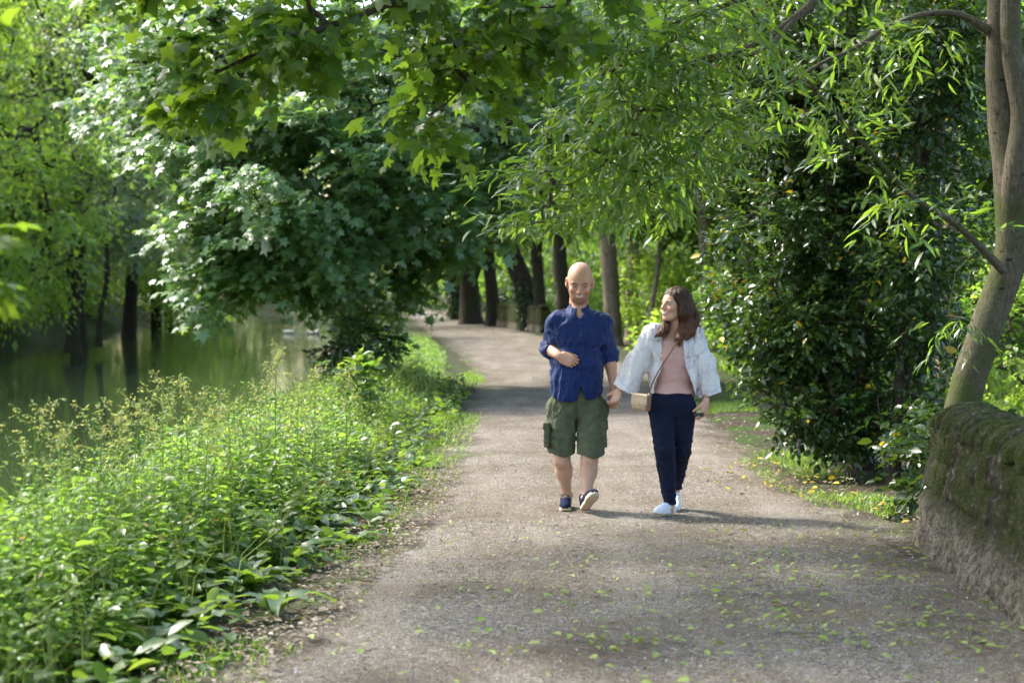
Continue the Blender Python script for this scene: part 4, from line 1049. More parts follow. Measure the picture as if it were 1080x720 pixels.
# ------------------------------------------------------------------ distance-field modelling of bodies and clothes
class Field:
    def __init__(s, lo, hi, h):
        s.h = h; s.lo = np.array(lo, float) - 3 * h
        s.n = np.ceil((np.array(hi, float) + 3 * h - s.lo) / h).astype(int) + 1
        s.F = np.full(s.n, .2, np.float32)
    def sl(s, lo, hi, pad):
        a = np.clip(np.floor((np.array(lo) - pad - s.lo) / s.h).astype(int), 0, s.n)
        b = np.clip(np.ceil((np.array(hi) + pad - s.lo) / s.h).astype(int) + 1, 0, s.n)
        if np.any(b <= a): return None
        S_ = tuple(slice(i, j) for i, j in zip(a, b))
        g = [s.lo[k] + s.h * np.arange(a[k], b[k]) for k in range(3)]
        return S_, g[0][:, None, None], g[1][None, :, None], g[2][None, None, :]
    def comb(s, fn, lo, hi, k=.01, op='add', pad=None):
        pad = (.05 + k) if pad is None else pad
        r = s.sl(lo, hi, pad)
        if r is None: return
        S_, x, y, z = r
        d = fn(x, y, z).astype(np.float32)
        f = s.F[S_]
        if op == 'sub':
            d = -d; hh = np.clip(.5 - .5 * (f - d) / k, 0, 1)
            s.F[S_] = f * (1 - hh) + d * hh + k * hh * (1 - hh)
        else:
            hh = np.clip(.5 + .5 * (f - d) / k, 0, 1)
            s.F[S_] = f * (1 - hh) + d * hh - k * hh * (1 - hh)
    def ell(s, c, r, R=None, k=.01, op='add'):
        c = np.array(c, float); r = np.array(r, float)
        if R is None: R = np.eye(3)
        R = np.array(R, float)
        def fn(x, y, z):
            X, Y, Z = x - c[0], y - c[1], z - c[2]
            q = [(X * R[0, i] + Y * R[1, i] + Z * R[2, i]) for i in range(3)]
            k0 = np.sqrt((q[0] / r[0]) ** 2 + (q[1] / r[1]) ** 2 + (q[2] / r[2]) ** 2)
            k1 = np.sqrt((q[0] / r[0] ** 2) ** 2 + (q[1] / r[1] ** 2) ** 2 + (q[2] / r[2] ** 2) ** 2)
            return k0 * (k0 - 1) / np.maximum(k1, 1e-6)
        m = np.abs(R) @ r if op == 'add' else np.abs(R) @ r
        s.comb(fn, c - m, c + m, k, op)
    def cap(s, a, b, ra, rb=None, k=.01, op='add', sq=None):
        """tapering limb; sq=(axis vector, factor) flattens it along one direction"""
        rb = ra if rb is None else rb
        a = np.array(a, float); b = np.array(b, float); ab = b - a; L2 = max(ab.dot(ab), 1e-9)
        def fn(x, y, z):
            X, Y, Z = x - a[0], y - a[1], z - a[2]
            t = np.clip((X * ab[0] + Y * ab[1] + Z * ab[2]) / L2, 0, 1)
            X, Y, Z = X - t * ab[0], Y - t * ab[1], Z - t * ab[2]
            d2 = X * X + Y * Y + Z * Z
            if sq is not None:
                v, f = np.array(sq[0], float), sq[1]; v = v / np.linalg.norm(v)
                w = X * v[0] + Y * v[1] + Z * v[2]
                d2 = d2 + w * w * (f * f - 1)
            return np.sqrt(d2) - (ra + (rb - ra) * t)
        r = max(ra, rb)
        s.comb(fn, np.minimum(a, b) - r, np.maximum(a, b) + r, k, op)
    def chain(s, pts, rad, k=.01, op='add', sq=None):
        for i in range(len(pts) - 1): s.cap(pts[i], pts[i + 1], rad[i], rad[i + 1], k, op, sq)
    def box(s, c, hs, R=None, rd=.005, k=.005, op='add'):
        c = np.array(c, float); hs = np.array(hs, float) - rd; R = np.eye(3) if R is None else np.array(R, float)
        def fn(x, y, z):
            X, Y, Z = x - c[0], y - c[1], z - c[2]
            q = [np.abs(X * R[0, i] + Y * R[1, i] + Z * R[2, i]) - hs[i] for i in range(3)]
            out = np.sqrt(sum(np.maximum(v, 0) ** 2 for v in q))
            return out + np.minimum(np.maximum(np.maximum(q[0], q[1]), q[2]), 0) - rd
        m = np.abs(R) @ (hs + rd)
        s.comb(fn, c - m, c + m, k, op)
    def func(s, fn, k=.004, op='add'):
        s.comb(fn, s.lo, s.lo + s.h * (s.n - 1), k, op, pad=0)
    def disp(s, fn, band=.035):
        m = np.abs(s.F) < band
        i = np.argwhere(m)
        P = s.lo + i * s.h
        s.F[m] += fn(P).astype(np.float32)
    def mesh(s, name):
        F_ = s.F; neg = F_ < 0
        n = F_.shape
        cs = [neg[i:n[0] - 1 + i, j:n[1] - 1 + j, k:n[2] - 1 + k] for i in (0, 1) for j in (0, 1) for k in (0, 1)]
        anyn = cs[0].copy(); alln = cs[0].copy()
        for c in cs[1:]: anyn |= c; alln &= c
        act = anyn & ~alln
        idx = np.argwhere(act)
        off = [(i, j, k) for i in (0, 1) for j in (0, 1) for k in (0, 1)]
        val = np.stack([F_[idx[:, 0] + o[0], idx[:, 1] + o[1], idx[:, 2] + o[2]] for o in off], 1)
        acc = np.zeros((len(idx), 3)); cnt = np.zeros(len(idx))
        o = np.array(off, float)
        for a in range(8):
            for b in range(a + 1, 8):
                if np.abs(o[a] - o[b]).sum() != 1: continue
                va, vb = val[:, a], val[:, b]; m = (va < 0) != (vb < 0)
                t = np.where(m, va / np.where(m, va - vb, 1), 0)[:, None]
                acc += np.where(m[:, None], o[a] + (o[b] - o[a]) * t, 0); cnt += m
        V = s.lo + (idx + acc / np.maximum(cnt, 1)[:, None]) * s.h
        ids = np.full(act.shape, -1, np.int32); ids[act] = np.arange(len(idx))
        qs = []
        for ax in range(3):
            sa = [slice(1, n[q] - 1) for q in range(3)]; sb = list(sa)
            sa[ax] = slice(0, n[ax] - 1); sb[ax] = slice(1, n[ax])
            A, B_ = neg[tuple(sa)], neg[tuple(sb)]
            e = np.argwhere(A != B_)
            if not len(e): continue
            p = e + np.array([1 if q != ax else 0 for q in range(3)])
            u, v = [q for q in range(3) if q != ax]
            def cell(du, dv):
                c = p.copy(); c[:, u] += du; c[:, v] += dv
                return ids[c[:, 0], c[:, 1], c[:, 2]]
            q = np.stack([cell(-1, -1), cell(0, -1), cell(0, 0), cell(-1, 0)], 1)
            flip = A[tuple(e.T)] == (ax == 1)
            q[flip] = q[flip][:, ::-1]
            qs.append(q)
        Q = np.concatenate(qs); Q = Q[(Q >= 0).all(1)]
        me = np_mesh(name, V, Q, True)
        return me, V


def add_col(me, cols):
    at = me.attributes.new('col', 'FLOAT_COLOR', 'POINT')
    c = np.ones((len(cols), 4), np.float32); c[:, :3] = cols
    at.data.foreach_set('color', c.ravel())


def frame(fwd, up):
    """columns: right, forward, up"""
    f = unit(np.array(fwd, float)); u = np.array(up, float); u = unit(u - f * u.dot(f)); r = np.cross(f, u)
    return np.stack([r, f, u], 1)


def hand(fd, wrist, d, n, side, L=.185, curl=(50, 55, 60, 65), spread=3, thumb=(35, 20), h=.9, thumb_in=.3):
    """wrist point, d towards the fingers, n the way the palm faces, side=+1 when the thumb lies along d x n"""
    w = np.array(wrist, float); d = unit(np.array(d, float)); n = np.array(n, float); n = unit(n - d * n.dot(d)); s = np.cross(d, n) * side
    R = np.stack([d, s, n], 1)
    sc = L / .185
    fd.ell(w + d * .048 * sc, (.056 * sc, .041 * sc, .0155 * sc), R, k=.012)
    fd.box(w + d * .055 * sc, (.042 * sc, .037 * sc, .0125 * sc), R, rd=.012 * sc, k=.01)
    fd.ell(w + d * .035 * sc + s * .026 * sc + n * .008 * sc, (.034 * sc, .016 * sc, .015 * sc), R, k=.01)
    fd.cap(w - d * .02, w + d * .03 * sc, .0235 * sc, .024 * sc, k=.015, sq=(n, 1.35))
    offs = (.029, .0095, -.010, -.028); lens = (.072, .080, .074, .058); rr = (.0088, .0090, .0086, .0076)
    base_d = (.092, .095, .091, .084)
    for i in range(4):
        b = w + (d * base_d[i] + s * offs[i]) * sc
        ang = math.radians((1.5 - i) * spread)
        dd = d * math.cos(ang) + s * math.sin(ang)
        c = math.radians(curl[i]); p = b; a = c * .55
        pts = [b - d * .02 * sc, b]
        for seg, f in ((.45, .9), (.30, 1.05), (.25, .7)):
            v = dd * math.cos(a) + n * math.sin(a)
            p = p + v * lens[i] * seg * sc; pts.append(p); a += c * f
        r = rr[i] * sc
        for j in range(len(pts) - 1):
            fd.cap(pts[j], pts[j + 1], r * (1.08 - .09 * j), r * (1.0 - .09 * j), k=.0035 if j else .008)
    b = w + (d * .022 + s * .030 + n * .006) * sc
    a = math.radians(thumb[0])
    v1 = unit(d * math.cos(a) + s * math.sin(a) + n * thumb_in)
    a2 = math.radians(thumb[0] - thumb[1]); v2 = unit(d * math.cos(a2) + s * math.sin(a2) + n * (thumb_in + .35))
    p1 = b + v1 * .040 * sc; p2 = p1 + v1 * .028 * sc; p3 = p2 + v2 * .026 * sc
    fd.cap(b, p1, .0135 * sc, .0115 * sc, k=.01); fd.cap(p1, p2, .0112 * sc, .0102 * sc, k=.004); fd.cap(p2, p3, .0102 * sc, .0085 * sc, k=.004)


def head(fd, c, R, s=1.0, female=False, smile=1.0, jaw=1.0):
    """c: point between the eyes, inside the head; R: frame(right, forward, up)"""
    def L(x, y, z): return np.array(c) + R @ (np.array([x, y, z]) * s)
    def E(x, y, z, rx, ry, rz, k=.01, op='add', Rl=None): fd.ell(L(x, y, z), np.array([rx, ry, rz]) * s, R if Rl is None else R @ Rl, k * s, op)
    def K(a, b, ra, rb=None, k=.006, op='add'): fd.cap(L(*a), L(*b), ra * s, (ra if rb is None else rb) * s, k * s, op)
    E(0, -.012, .036, .076, .098, .084, .02)                     # skull
    E(0, .018, .012, .069, .074, .075, .02)                      # forehead and temples
    E(0, .028, -.045, .056 * jaw, .058, .066, .025)              # face
    E(0, .040, -.083, .043 * jaw, .042, .030, .02)               # jaw
    for q in (-1, 1): K((q * .052 * jaw, -.012, -.045), (q * .028, .055, -.095), .017, .014, .025)
    E(0, .070, -.100, .019, .016, .015, .016)                    # chin
    for q in (-1, 1):
        E(q * .040, .064, -.028, .021, .020, .017, .018)         # cheek bones
        E(q * .031, .094, .001, .0155, .012, .0105, .012, 'sub') # eye sockets
        E(q * .031, .074, .001, .0125, .0128, .0125, .003)       # eyeballs
        E(q * .031, .0775, .0065, .0155, .0105, .0058, .004)     # upper lids
        E(q * .031, .0765, -.0062, .0145, .0100, .0036, .004)    # lower lids
        K((q * .014, .089, .018), (q * .046, .076, .019), .0068 if female else .0088, .006, .010)   # brow
        E(q * .081, -.010, -.006, .010, .022, .032, .004)       # ears
        E(q * .088, .002, -.004, .006, .012, .018, .005, 'sub')
        E(q * .073, .004, -.034, .006, .009, .010, .006)
    K((0, .088, .012), (0, .107, -.026), .0085, .0115, .010)     # nose
    E(0, .108, -.030, .0115, .0115, .0095, .006)
    for q in (-1, 1):
        E(q * .0115, .099, -.033, .0078, .0098, .0072, .004)
        E(q * .0065, .107, -.0405, .0035, .0050, .003, .003, 'sub')
    E(0, .078, -.058, .027, .018, .020, .014)                    # muzzle
    # lips in a smile
    for q in (-1, 1):
        K((0, .0945, -.0545), (q * .024, .0835, -.0505 + .0 * smile), .0052, .0028, .004)
        K((0, .0935, -.0665), (q * .022, .0835, -.0545), .0062, .0030, .004)
        K((q * .028, .080, -.050), (q * .030, .078, -.048), .006, .006, .006)
        K((0, .100, -.0605), (q * .021, .0905, -.0525), .0030 * smile, .0014, .002, 'sub')
    K((0, -.022, -.050), (0, -.055, -.155), .055 if not female else .045, .060 if not female else .048, .025)   # neck


def head_local(V, c, R, s):
    return ((V - np.array(c)) @ R) / s


def soft(d, w=.0015): return 1 / (1 + np.exp(np.clip(d / w, -30, 30)))
def mixc(C_, m, col): return C_ * (1 - m[:, None]) + np.array(col)[None] * m[:, None]


def face_colour(col, q, female=False, stubble=False, lookdown=False, skin=None, brow=(.07, .04, .025)):
    x, y, z = q.T; front = (y > .04) & (np.abs(z) < .15) & (np.abs(x) < .1)
    f = front.astype(float)
    ax = np.abs(x)
    blush = np.exp(-(((ax - .042) / .02) ** 2 + ((z + .03) / .018) ** 2)) * f * .35
    col = mixc(col, blush, (.62, .27, .20))
    nose = np.exp(-((x / .014) ** 2 + ((z + .028) / .014) ** 2)) * f * .25; col = mixc(col, nose, (.60, .27, .20))
    if stubble:
        j = sstep(-.036, -.050, z - .35 * np.maximum(0, ax - .045) + .25 * np.maximum(0, .03 - ax) * (z > -.05)) * sstep(-.15, -.118, z) * sstep(-.03, .012, y)
        j *= .8 + .2 * vnoise(q * 260)
        lipm = soft(np.hypot(x / 1.9, z + .060) - .0155, .003)
        j = j * (1 - lipm)
        col = mixc(col, np.clip(j, 0, 1) * .82, (.11, .050, .025))
    bz = .021 - .10 * np.maximum(0, ax - .034) - .05 * np.maximum(0, .022 - ax)
    b = soft(np.abs(z - bz) - (.0064 if not female else .0052), .0012) * soft(np.abs(ax - .031) - .018, .002) * f
    col = mixc(col, b * .95, brow)
    # eyes
    dx = ax - .031; op = .0056 if not lookdown else .0024
    zc = .0006 if not lookdown else -.0018
    lid = op * (1 - (dx / .0140) ** 2)
    eye = soft(np.abs(z - zc) - np.maximum(lid, -.002), .0007) * (np.abs(dx) < .0145) * f
    col = mixc(col, eye, (.62, .60, .57))
    ir = soft(np.hypot(dx, z - zc) - .0056, .0008) * eye
    col = mixc(col, ir, (.045, .03, .02))
    lash = soft(np.abs(z - zc - np.maximum(lid, 0)) - .0024, .0006) * (np.abs(dx) < .0155) * f
    col = mixc(col, lash * .85, (.03, .018, .012))
    # mouth
    zl = -.0605 + 14 * x * x
    u = sstep(.0265, .022, ax) * f * sstep(.06, .07, y)
    teeth = soft(np.abs(z - zl) - (.0046 if female else .0034), .0007) * sstep(.023, .019, ax) * f * sstep(.07, .075, y)
    lips = soft(np.abs(z - zl) - .0108 * np.clip(1 - (ax / .0275) ** 2, 0, 1), .0012) * u
    col = mixc(col, lips * (.8 if female else .55), (.50, .16, .14) if female else (.44, .19, .15))
    col = mixc(col, teeth, (.78, .74, .66))
    nos = soft(np.hypot(ax - .0065, z + .0405) - .003, .001) * f; col = mixc(col, nos * .6, (.12, .05, .04))
    return col


def skin_mat(name, rough=.48):
    m, t = new_mat(name); N = NT(t)
    c = N.n('ShaderNodeAttribute', attribute_name='col').outputs['Color']
    P_ = N.n('ShaderNodeTexCoord').outputs['Object']
    v = N.noise(P_, 26, 4, .6)
    c = N.mix(N.ramp(v, [(.35, 0), (.75, .22)]), c, (.55, .24, .17), 'MULTIPLY') if False else N.mix(N.math('MULTIPLY', v, .16), c, (.62, .24, .18))
    p = t.nodes.new('ShaderNodeBsdfPrincipled')
    t.links.new(c, p.inputs['Base Color']); p.inputs['Roughness'].default_value = rough; p.inputs['Specular IOR Level'].default_value = .42
    p.inputs['Subsurface Weight'].default_value = .05; p.inputs['Subsurface Radius'].default_value = (.012, .005, .003); p.inputs['Subsurface Scale'].default_value = .5
    t.links.new(N.bump(N.noise(P_, 380, 3), .25, .0006), p.inputs['Normal'])
    N.out(p.outputs[0]); return m


def cloth_mat(name, rough=.85, weave=900, bump=.25, sheen=.03, fold=.0, tr=None):
    m, t = new_mat(name); N = NT(t)
    c = N.n('ShaderNodeAttribute', attribute_name='col').outputs['Color']
    P_ = N.n('ShaderNodeTexCoord').outputs['Object']
    v = N.noise(P_, 9, 4, .6)
    c = N.mix(N.math('MULTIPLY', v, .3), c, N.mix(1.0, c, (.62, .62, .62), 'MULTIPLY'))
    bp = N.bump(N.noise(P_, weave, 2), bump, .0008)
    bp = N.bump(N.noise(N.scaled(P_, (1, 1, .55)), 34, 5, .6, .8), .4, .010, bp)
    p = t.nodes.new('ShaderNodeBsdfPrincipled')
    t.links.new(c, p.inputs['Base Color']); p.inputs['Roughness'].default_value = rough; p.inputs['Specular IOR Level'].default_value = .12
    p.inputs['Sheen Weight'].default_value = sheen; t.links.new(bp, p.inputs['Normal'])
    if tr:
        b = N.n('ShaderNodeBsdfTranslucent', {'Color': c}).outputs[0]
        mx = N.n('ShaderNodeMixShader', {0: tr}); t.links.new(p.outputs[0], mx.inputs[1]); t.links.new(b, mx.inputs[2])
        N.out(mx.outputs[0])
    else: N.out(p.outputs[0])
    return m
M_skin = skin_mat('skin')
M_cloth = cloth_mat('woven_cloth')
M_poplin = cloth_mat('blue_poplin', rough=.55, sheen=.1)
M_poplin.node_tree.nodes['Principled BSDF'].inputs['Specular IOR Level'].default_value = .14
M_denim = cloth_mat('cotton_twill', bump=.5, weave=600)
M_thin = cloth_mat('thin_cotton', tr=.25, sheen=.05)
M_leather = cloth_mat('leather', rough=.45, sheen=0, bump=.3)
M_rubber = plain('pale_rubber', (.55, .47, .33), .6, .3, 12)
M_shoeblue = plain('navy_canvas', (.010, .014, .038), .9, .1, 30, bump=.4)
M_shoewhite = plain('white_canvas', (.72, .74, .78), .8, .2, 20, .1, bump=.3)
M_brass = plain('brass', (.6, .45, .2), .3, .5, metal=1)
M_black = plain('black_plastic', (.012, .012, .014), .35, .5)
M_lace = plain('tan_lace', (.38, .27, .14), .9, .1)


def sdf_link(name, fd, mat, parent, colfn):
    me, V = fd.mesh(name)
    cols = colfn(V) if callable(colfn) else np.tile(np.array(colfn, float), (len(V), 1))
    add_col(me, cols)
    return link(name, me, mat, parent)


def folds(P, scale, amp, stretch=(1, 1, .35), seed=0.0, sharp=True):
    q = P * np.array(stretch) * scale + seed
    w = vnoise(q * .5 + 3) * 1.2
    n = vnoise(q + w[:, None])
    if sharp: n = 1 - 2 * np.abs(n)
    return -amp * n


def shoe(name, parent, heel, fwd, up, L, upper_mat, lace=None, wide=1.0, h=.0035, low=False):
    """shoe with its own sole: heel point on the ground, fwd towards the toe"""
    R = frame(fwd, up); c0 = np.array(heel, float); k = L / .29
    def P3(x, y, z): return c0 + R @ (np.array([x, y, z]) * k)
    root = None
    pts = [P3(a, b, c) for a in (-.07, .07) for b in (-.03, .32) for c in (-.02, .14)]
    lo, hi = np.min(pts, 0), np.max(pts, 0)
    def outline(x, y):   # in shoe space; below zero inside the sole
        w = np.interp(y, [-.0, .02, .08, .14, .20, .245, .275, .292], [.018, .031, .034, .034, .044, .041, .028, .006]) * wide
        e = np.abs(x) - w
        return np.maximum(e, np.maximum(-y, y - .292))
    def local(x, y, z):
        X, Y_, Z_ = x - c0[0], y - c0[1], z - c0[2]
        return [(X * R[0, i] + Y_ * R[1, i] + Z_ * R[2, i]) / k for i in range(3)]
    fs = Field(lo, hi, h)
    def sole(x, y, z):
        a, b, c = local(x, y, z); toe = .012 * np.clip((b - .22) / .07, 0, 1) ** 2
        return np.maximum(outline(a, b), np.abs(c - .013 - toe) - .013) * .8 * k
    fs.func(sole, k=.003)
    fu = Field(lo, hi, h)
    fu.ell(P3(0, .215, .030), np.array([.042 * wide, .078, .036]) * k, R, .01)
    fu.ell(P3(0, .15, .040), np.array([.036 * wide, .085, .044]) * k, R, .02)
    fu.ell(P3(0, .050, .042), np.array([.034 * wide, .052, .050]) * k, R, .02)
    fu.cap(P3(0, .055, .045), P3(0, .050, .088 if not low else .07), .037 * k * wide, .037 * k * wide, .015)
    fu.cap(P3(0, .075, .055), P3(0, .15, .060), .030 * k, .022 * k, .02)
    fu.cap(P3(0, .055, .075 if not low else .06), P3(0, .045, .15), .029 * k * wide, .032 * k, .004, 'sub')
    def cutf(x, y, z):
        a, b, c = local(x, y, z); return np.maximum(c - (.018), 0 * a - 1) * k
    fu.func(lambda x, y, z: (local(x, y, z)[2] - .020) * k + 0 * (x + y), .002, 'sub')
    sdf_link('shoe', fu, upper_mat, parent, (1, 1, 1)) if False else None
    me, V = fu.mesh('shoe'); so_ = link('shoe', me, upper_mat, parent)
    me, V = fs.mesh('sole'); s2 = link('sole', me, M_rubber if upper_mat is M_shoeblue else plain('white_sole', (.7, .7, .7), .6, .3), so_); s2.location = (0, 0, 0)
    if lace is not None:
        mb = MB()
        for i in range(4):
            y = .105 + .026 * i; z = .083 - .006 * i
            tube(mb, [P3(-.020, y, z - .006), P3(0, y + .004, z + .004), P3(.020, y + .008, z - .006)], [.0028 * k] * 3, k=5, n=4)
            tube(mb, [P3(.020, y, z - .006), P3(0, y + .012, z + .004), P3(-.020, y + .022, z - .010)], [.0028 * k] * 3, k=5, n=4)
        for q in (-1, 1): tube(mb, [P3(0, .10, .088), P3(q * .022, .092, .098), P3(q * .034, .105, .080), P3(q * .008, .105, .086)], [.0026 * k] * 4, k=5, n=4)
        l = link('laces', mb.mesh('laces'), lace, so_); l.location = (0, 0, 0)
    return so_
# ------------------------------------------------------------------ the man
YM = 11.62
def man():
    def M(px, py, dy=0.0): return np.array(W(px, py, YM + dy))
    root = empty('person', Vector((float(M(610, 541)[0]), YM, .03)), 'bald man in dark blue shirt and green cargo shorts, holding hands with the woman', 'person')
    SK = (.47, .265, .175)
    # joints (his right side is on the left of the picture)
    sR, sL = M(587, 339.5, .0), M(635, 340.5, .0)
    eR, eL = M(579, 367, .07), M(642, 372, .06)
    wR, wL = M(590, 375.5, -.15), M(647.5, 409, -.02)
    hipR, hipL = M(596, 432), M(622, 432)
    kR, kL = M(592.5, 484, -.02), M(621.5, 484, -.12)
    aR = np.array([M(598, 526, .10)[0], YM + .08, .115]); aL = np.array([M(619, 526, -.22)[0], YM - .20, .135])
    hc = M(611.5, 297.5, -.035)
    HR = frame((-.05, -1, -.36), (.03, -.30, 1)); hs = 1.14
    f = Field((hc[0] - .42, YM - .55, 0), (hc[0] + .45, YM + .42, 1.84), .0042)
    head(f, hc, HR, hs, smile=1.15, jaw=1.06)
    nb = M(610.5, 326.5, .03)
    f.cap(hc + HR @ np.array([0, -.035, -.06]), nb + (0, 0, -.03), .052, .056, k=.02)
    f.ell(M(610, 352), (.15, .10, .16), k=.05); f.ell(M(609, 390), (.155, .11, .16), k=.05); f.ell(M(609, 420), (.15, .105, .11), k=.05)
    for s_, e_, w_ in ((sR, eR, wR), (sL, eL, wL)):
        f.cap(nb + (0, 0, -.06), s_, .05, .045, k=.03)
        f.cap(s_, e_, .049, .039, k=.03); f.cap(e_, e_ + (w_ - e_) * .35, .040, .041, k=.02); f.cap(e_ + (w_ - e_) * .35, w_, .041, .0265, k=.02)
    for h_, k_, a_ in ((hipR, kR, aR), (hipL, kL, aL)):
        f.cap(h_, k_, .080, .056, k=.04); f.ell(k_ + (0, -.012, -.005), (.050, .05, .055), k=.03)
        mid = k_ + (a_ - k_) * .32 + np.array([0, .022, 0])
        f.cap(k_, mid, .046, .053, k=.03); f.cap(mid, a_, .053, .031, k=.03); f.ell(mid + np.array([.012, .012, .01]), (.046, .05, .09), k=.03); f.cap(a_, a_ + (0, -.01, -.05), .034, .034, k=.02)
        for q in (-1, 1): f.ell(a_ + (q * .030, 0, 0), (.012, .015, .016), k=.012)
    # right hand held in front of the belly, left hand down holding hers
    hand(f, wR, (.90, -.25, -.42), (.35, .90, -.15), 1, L=.19, curl=(52, 58, 64, 70), spread=2, thumb=(14, 10), thumb_in=.45)
    hand(f, wL, (-.05, -.05, -1), (.55, .83, 0), -1, L=.19, curl=(35, 42, 50, 56), thumb=(24, 10), thumb_in=.5)
    me, V = f.mesh('person')
    col = np.tile(np.array(SK), (len(V), 1))
    q = head_local(V, hc, HR, hs)
    col = face_colour(col, q, stubble=True, lookdown=True, brow=(.10, .05, .025))
    crown = sstep(.02, .06, q[:, 2] + .02 * vnoise(q * 40)) * (q[:, 1] < .075) * 0 + sstep(.035, -.02, q[:, 1]) * sstep(-.05, -.02, q[:, 2]) * (np.abs(q[:, 0]) < .1) * (np.abs(q[:, 2]) < .2)
    crown *= (1 - sstep(.08, .11, q[:, 2])) * (np.abs(q[:, 0]) < .0735)
    col = mixc(col, np.clip(crown, 0, 1) * .25, (.2, .13, .09))
    leg = sstep(.75, .5, V[:, 2]); col = mixc(col, leg * .5, (.50, .325, .225))
    hairy = (sstep(.1, .45, vnoise(V * (130, 130, 40))) * leg * .14); col = mixc(col, hairy, (.22, .13, .08))
    add_col(me, col); link('body', me, M_skin, root)

    # shirt
    cx = M(609, 350)[0]
    f = Field((cx - .36, YM - .36, .76), (cx + .36, YM + .30, 1.60), .0040)
    for s_, e_, w_ in ((sR, eR, wR), (sL, eL, wL)):
        f.cap(s_, e_, .057, .053, k=.032)
        ax = unit(w_ - e_); f.cap(e_, e_ + ax * .045, .058, .056, k=.02)
        c = e_ + ax * .055; u_ = unit(np.cross(ax, (0, 0, 1.0)))
        f.box(c + ax * .05, (.09, .09, .05), np.stack([u_, np.cross(ax, u_), ax], 1), .002, .003, 'sub')
    for s_ in (sR, sL): f.cap(nb + (0, .01, -.035), s_ + (0, 0, -.006), .062, .056, k=.05)
    f.ell(M(610.5, 353, -.0), (.186, .124, .15), k=.06); f.ell(M(608.5, 385, -.01), (.172, .134, .17), k=.06)
    f.ell(M(608, 408, -.01), (.174, .132, .16), k=.05)
    f.cap(M(607.5, 400), M(607.5, 432), .158, .166, k=.05, sq=((0, 1, 0), 1.30))
    f.disp(lambda P: folds(P, 8, .009, (1, 1, .75), 1.0) + folds(P, 17, .0065, (1.3, 1, .6), 4) + folds(P, 38, .0026, (1, 1, .6), 8)
           - .010 * np.exp(-((P[:, 0] - cx) / .012) ** 2) * 0)
    f.disp(lambda P: -.005 * np.sin((P[:, 2] * 85 + 2.5 * vnoise(P * (6, 6, 14)))) * np.exp(-((P[:, 2] - 1.12) / .09) ** 2))
    # placket
    px_ = M(612, 372)[0]
    f.disp(lambda P: (-.0035 * soft(np.abs(P[:, 0] - px_) - .017, .002) + .003 * soft(np.abs(P[:, 0] - px_ - .019) - .0015, .0012)) * (P[:, 1] < YM) * (np.abs(P[:, 0] - px_) < .06))
    # hem: two shirt tails with a split between, rising at the sides
    def hem(x, y, z):
        u = (x - px_) ; zz = .835 + 0 * u
        tail = .905 + .0 * u
        a = np.abs(u + .0); hz = np.where(u < 0, .795 + 7.5 * np.maximum(0, np.abs(u + .095) - .035) ** 2, .812 + 7.5 * np.maximum(0, np.abs(u - .055) - .03) ** 2)
        hz = hz + .085 * np.exp(-(a / .020) ** 2)
        hz = np.minimum(hz, .90)
        return (z - hz) + 0 * x + 0 * y
    f.func(hem, .003, 'sub')
    # neck opening
    f.ell(nb + (0, -.045, .065), (.066, .085, .065), k=.01, op='sub')
    f.ell(nb + (.0, -.11, -.005), (.026, .06, .050), k=.012, op='sub')
    sh = sdf_link('shirt', f, M_poplin, root, lambda V: np.tile(np.array((.006, .020, .092)), (len(V), 1)))
    # rolled cuffs and collar
    def cuff(e_, w_, r, nm='rolled_cuff'):
        ax = unit(w_ - e_); u = unit(np.cross(ax, (0.3, .2, 1.0))); w = np.cross(ax, u); c = e_ + ax * .012
        fq = Field(c - .11, c + .13, .0035)
        def fn(x, y, z):
            X, Y_, Z_ = x - c[0], y - c[1], z - c[2]
            t = X * ax[0] + Y_ * ax[1] + Z_ * ax[2]; A = X * u[0] + Y_ * u[1] + Z_ * u[2]; B_ = X * w[0] + Y_ * w[1] + Z_ * w[2]
            rr = np.sqrt(A * A + B_ * B_); th = np.arctan2(B_, A)
            return np.maximum(np.abs(rr - r - .004 * np.sin(t * 170) - .004 * np.sin(3 * th + 1)) - .007, np.abs(t - .03 - .008 * np.sin(th + 1)) - .031)
        fq.func(fn, .004)
        fq.disp(lambda P: folds(P, 30, .003, (1, 1, 1), 2))
        o = sdf_link(nm, fq, M_poplin, sh, (.007, .023, .10)); o.location = (0, 0, 0)
    cuff(eR, wR, .052); cuff(eL, wL, .051)
    fq = Field(nb + (-.13, -.19, -.12), nb + (.13, .13, .12), .0030)
    def collar(x, y, z):
        X = x - nb[0]; Y_ = (y - nb[1] + .018) ; Z_ = z - nb[2]
        th = np.arctan2(np.abs(X), -Y_); rr = np.sqrt(X * X + Y_ * Y_)
        zt = .012 + .036 * sstep(.3, 2.4, th); pt = np.exp(-((th - .52) / .22) ** 2)
        zl = zt - .040 - .034 * pt
        r0 = .0635 + np.maximum(0, zt - Z_) * .42
        d = np.maximum(np.abs(rr - r0) - .0042, np.maximum(Z_ - zt, zl - Z_) * .8)
        return np.maximum(d, (.24 + np.maximum(0, zt - Z_) * 2.2 - th) * .06)
    fq.func(collar, .003)
    o = sdf_link('collar', fq, M_poplin, sh, (.007, .022, .098)); o.location = (0, 0, 0)
    bmat = plain('navy_button', (.01, .015, .05), .3, .5)
    for i in range(5):
        mb = MB()
        p = np.array([px_ + .001, 0, 1.345 - .085 * i]); yy = YM - .125 - .012 * (i in (1, 2, 3))
        tube(mb, [(p[0], yy - .012, p[2]), (p[0], yy - .016, p[2])], [.0055, .0055], k=8, n=1)
        o = link('button', mb.mesh('button'), bmat, sh); o.location = (0, 0, 0)

    # shorts
    olive = (.078, .086, .050)
    f = Field((cx - .30, YM - .36, .36), (cx + .30, YM + .26, 1.0), .0042)
    f.ell(M(608, 422), (.160, .124, .16), k=.05)
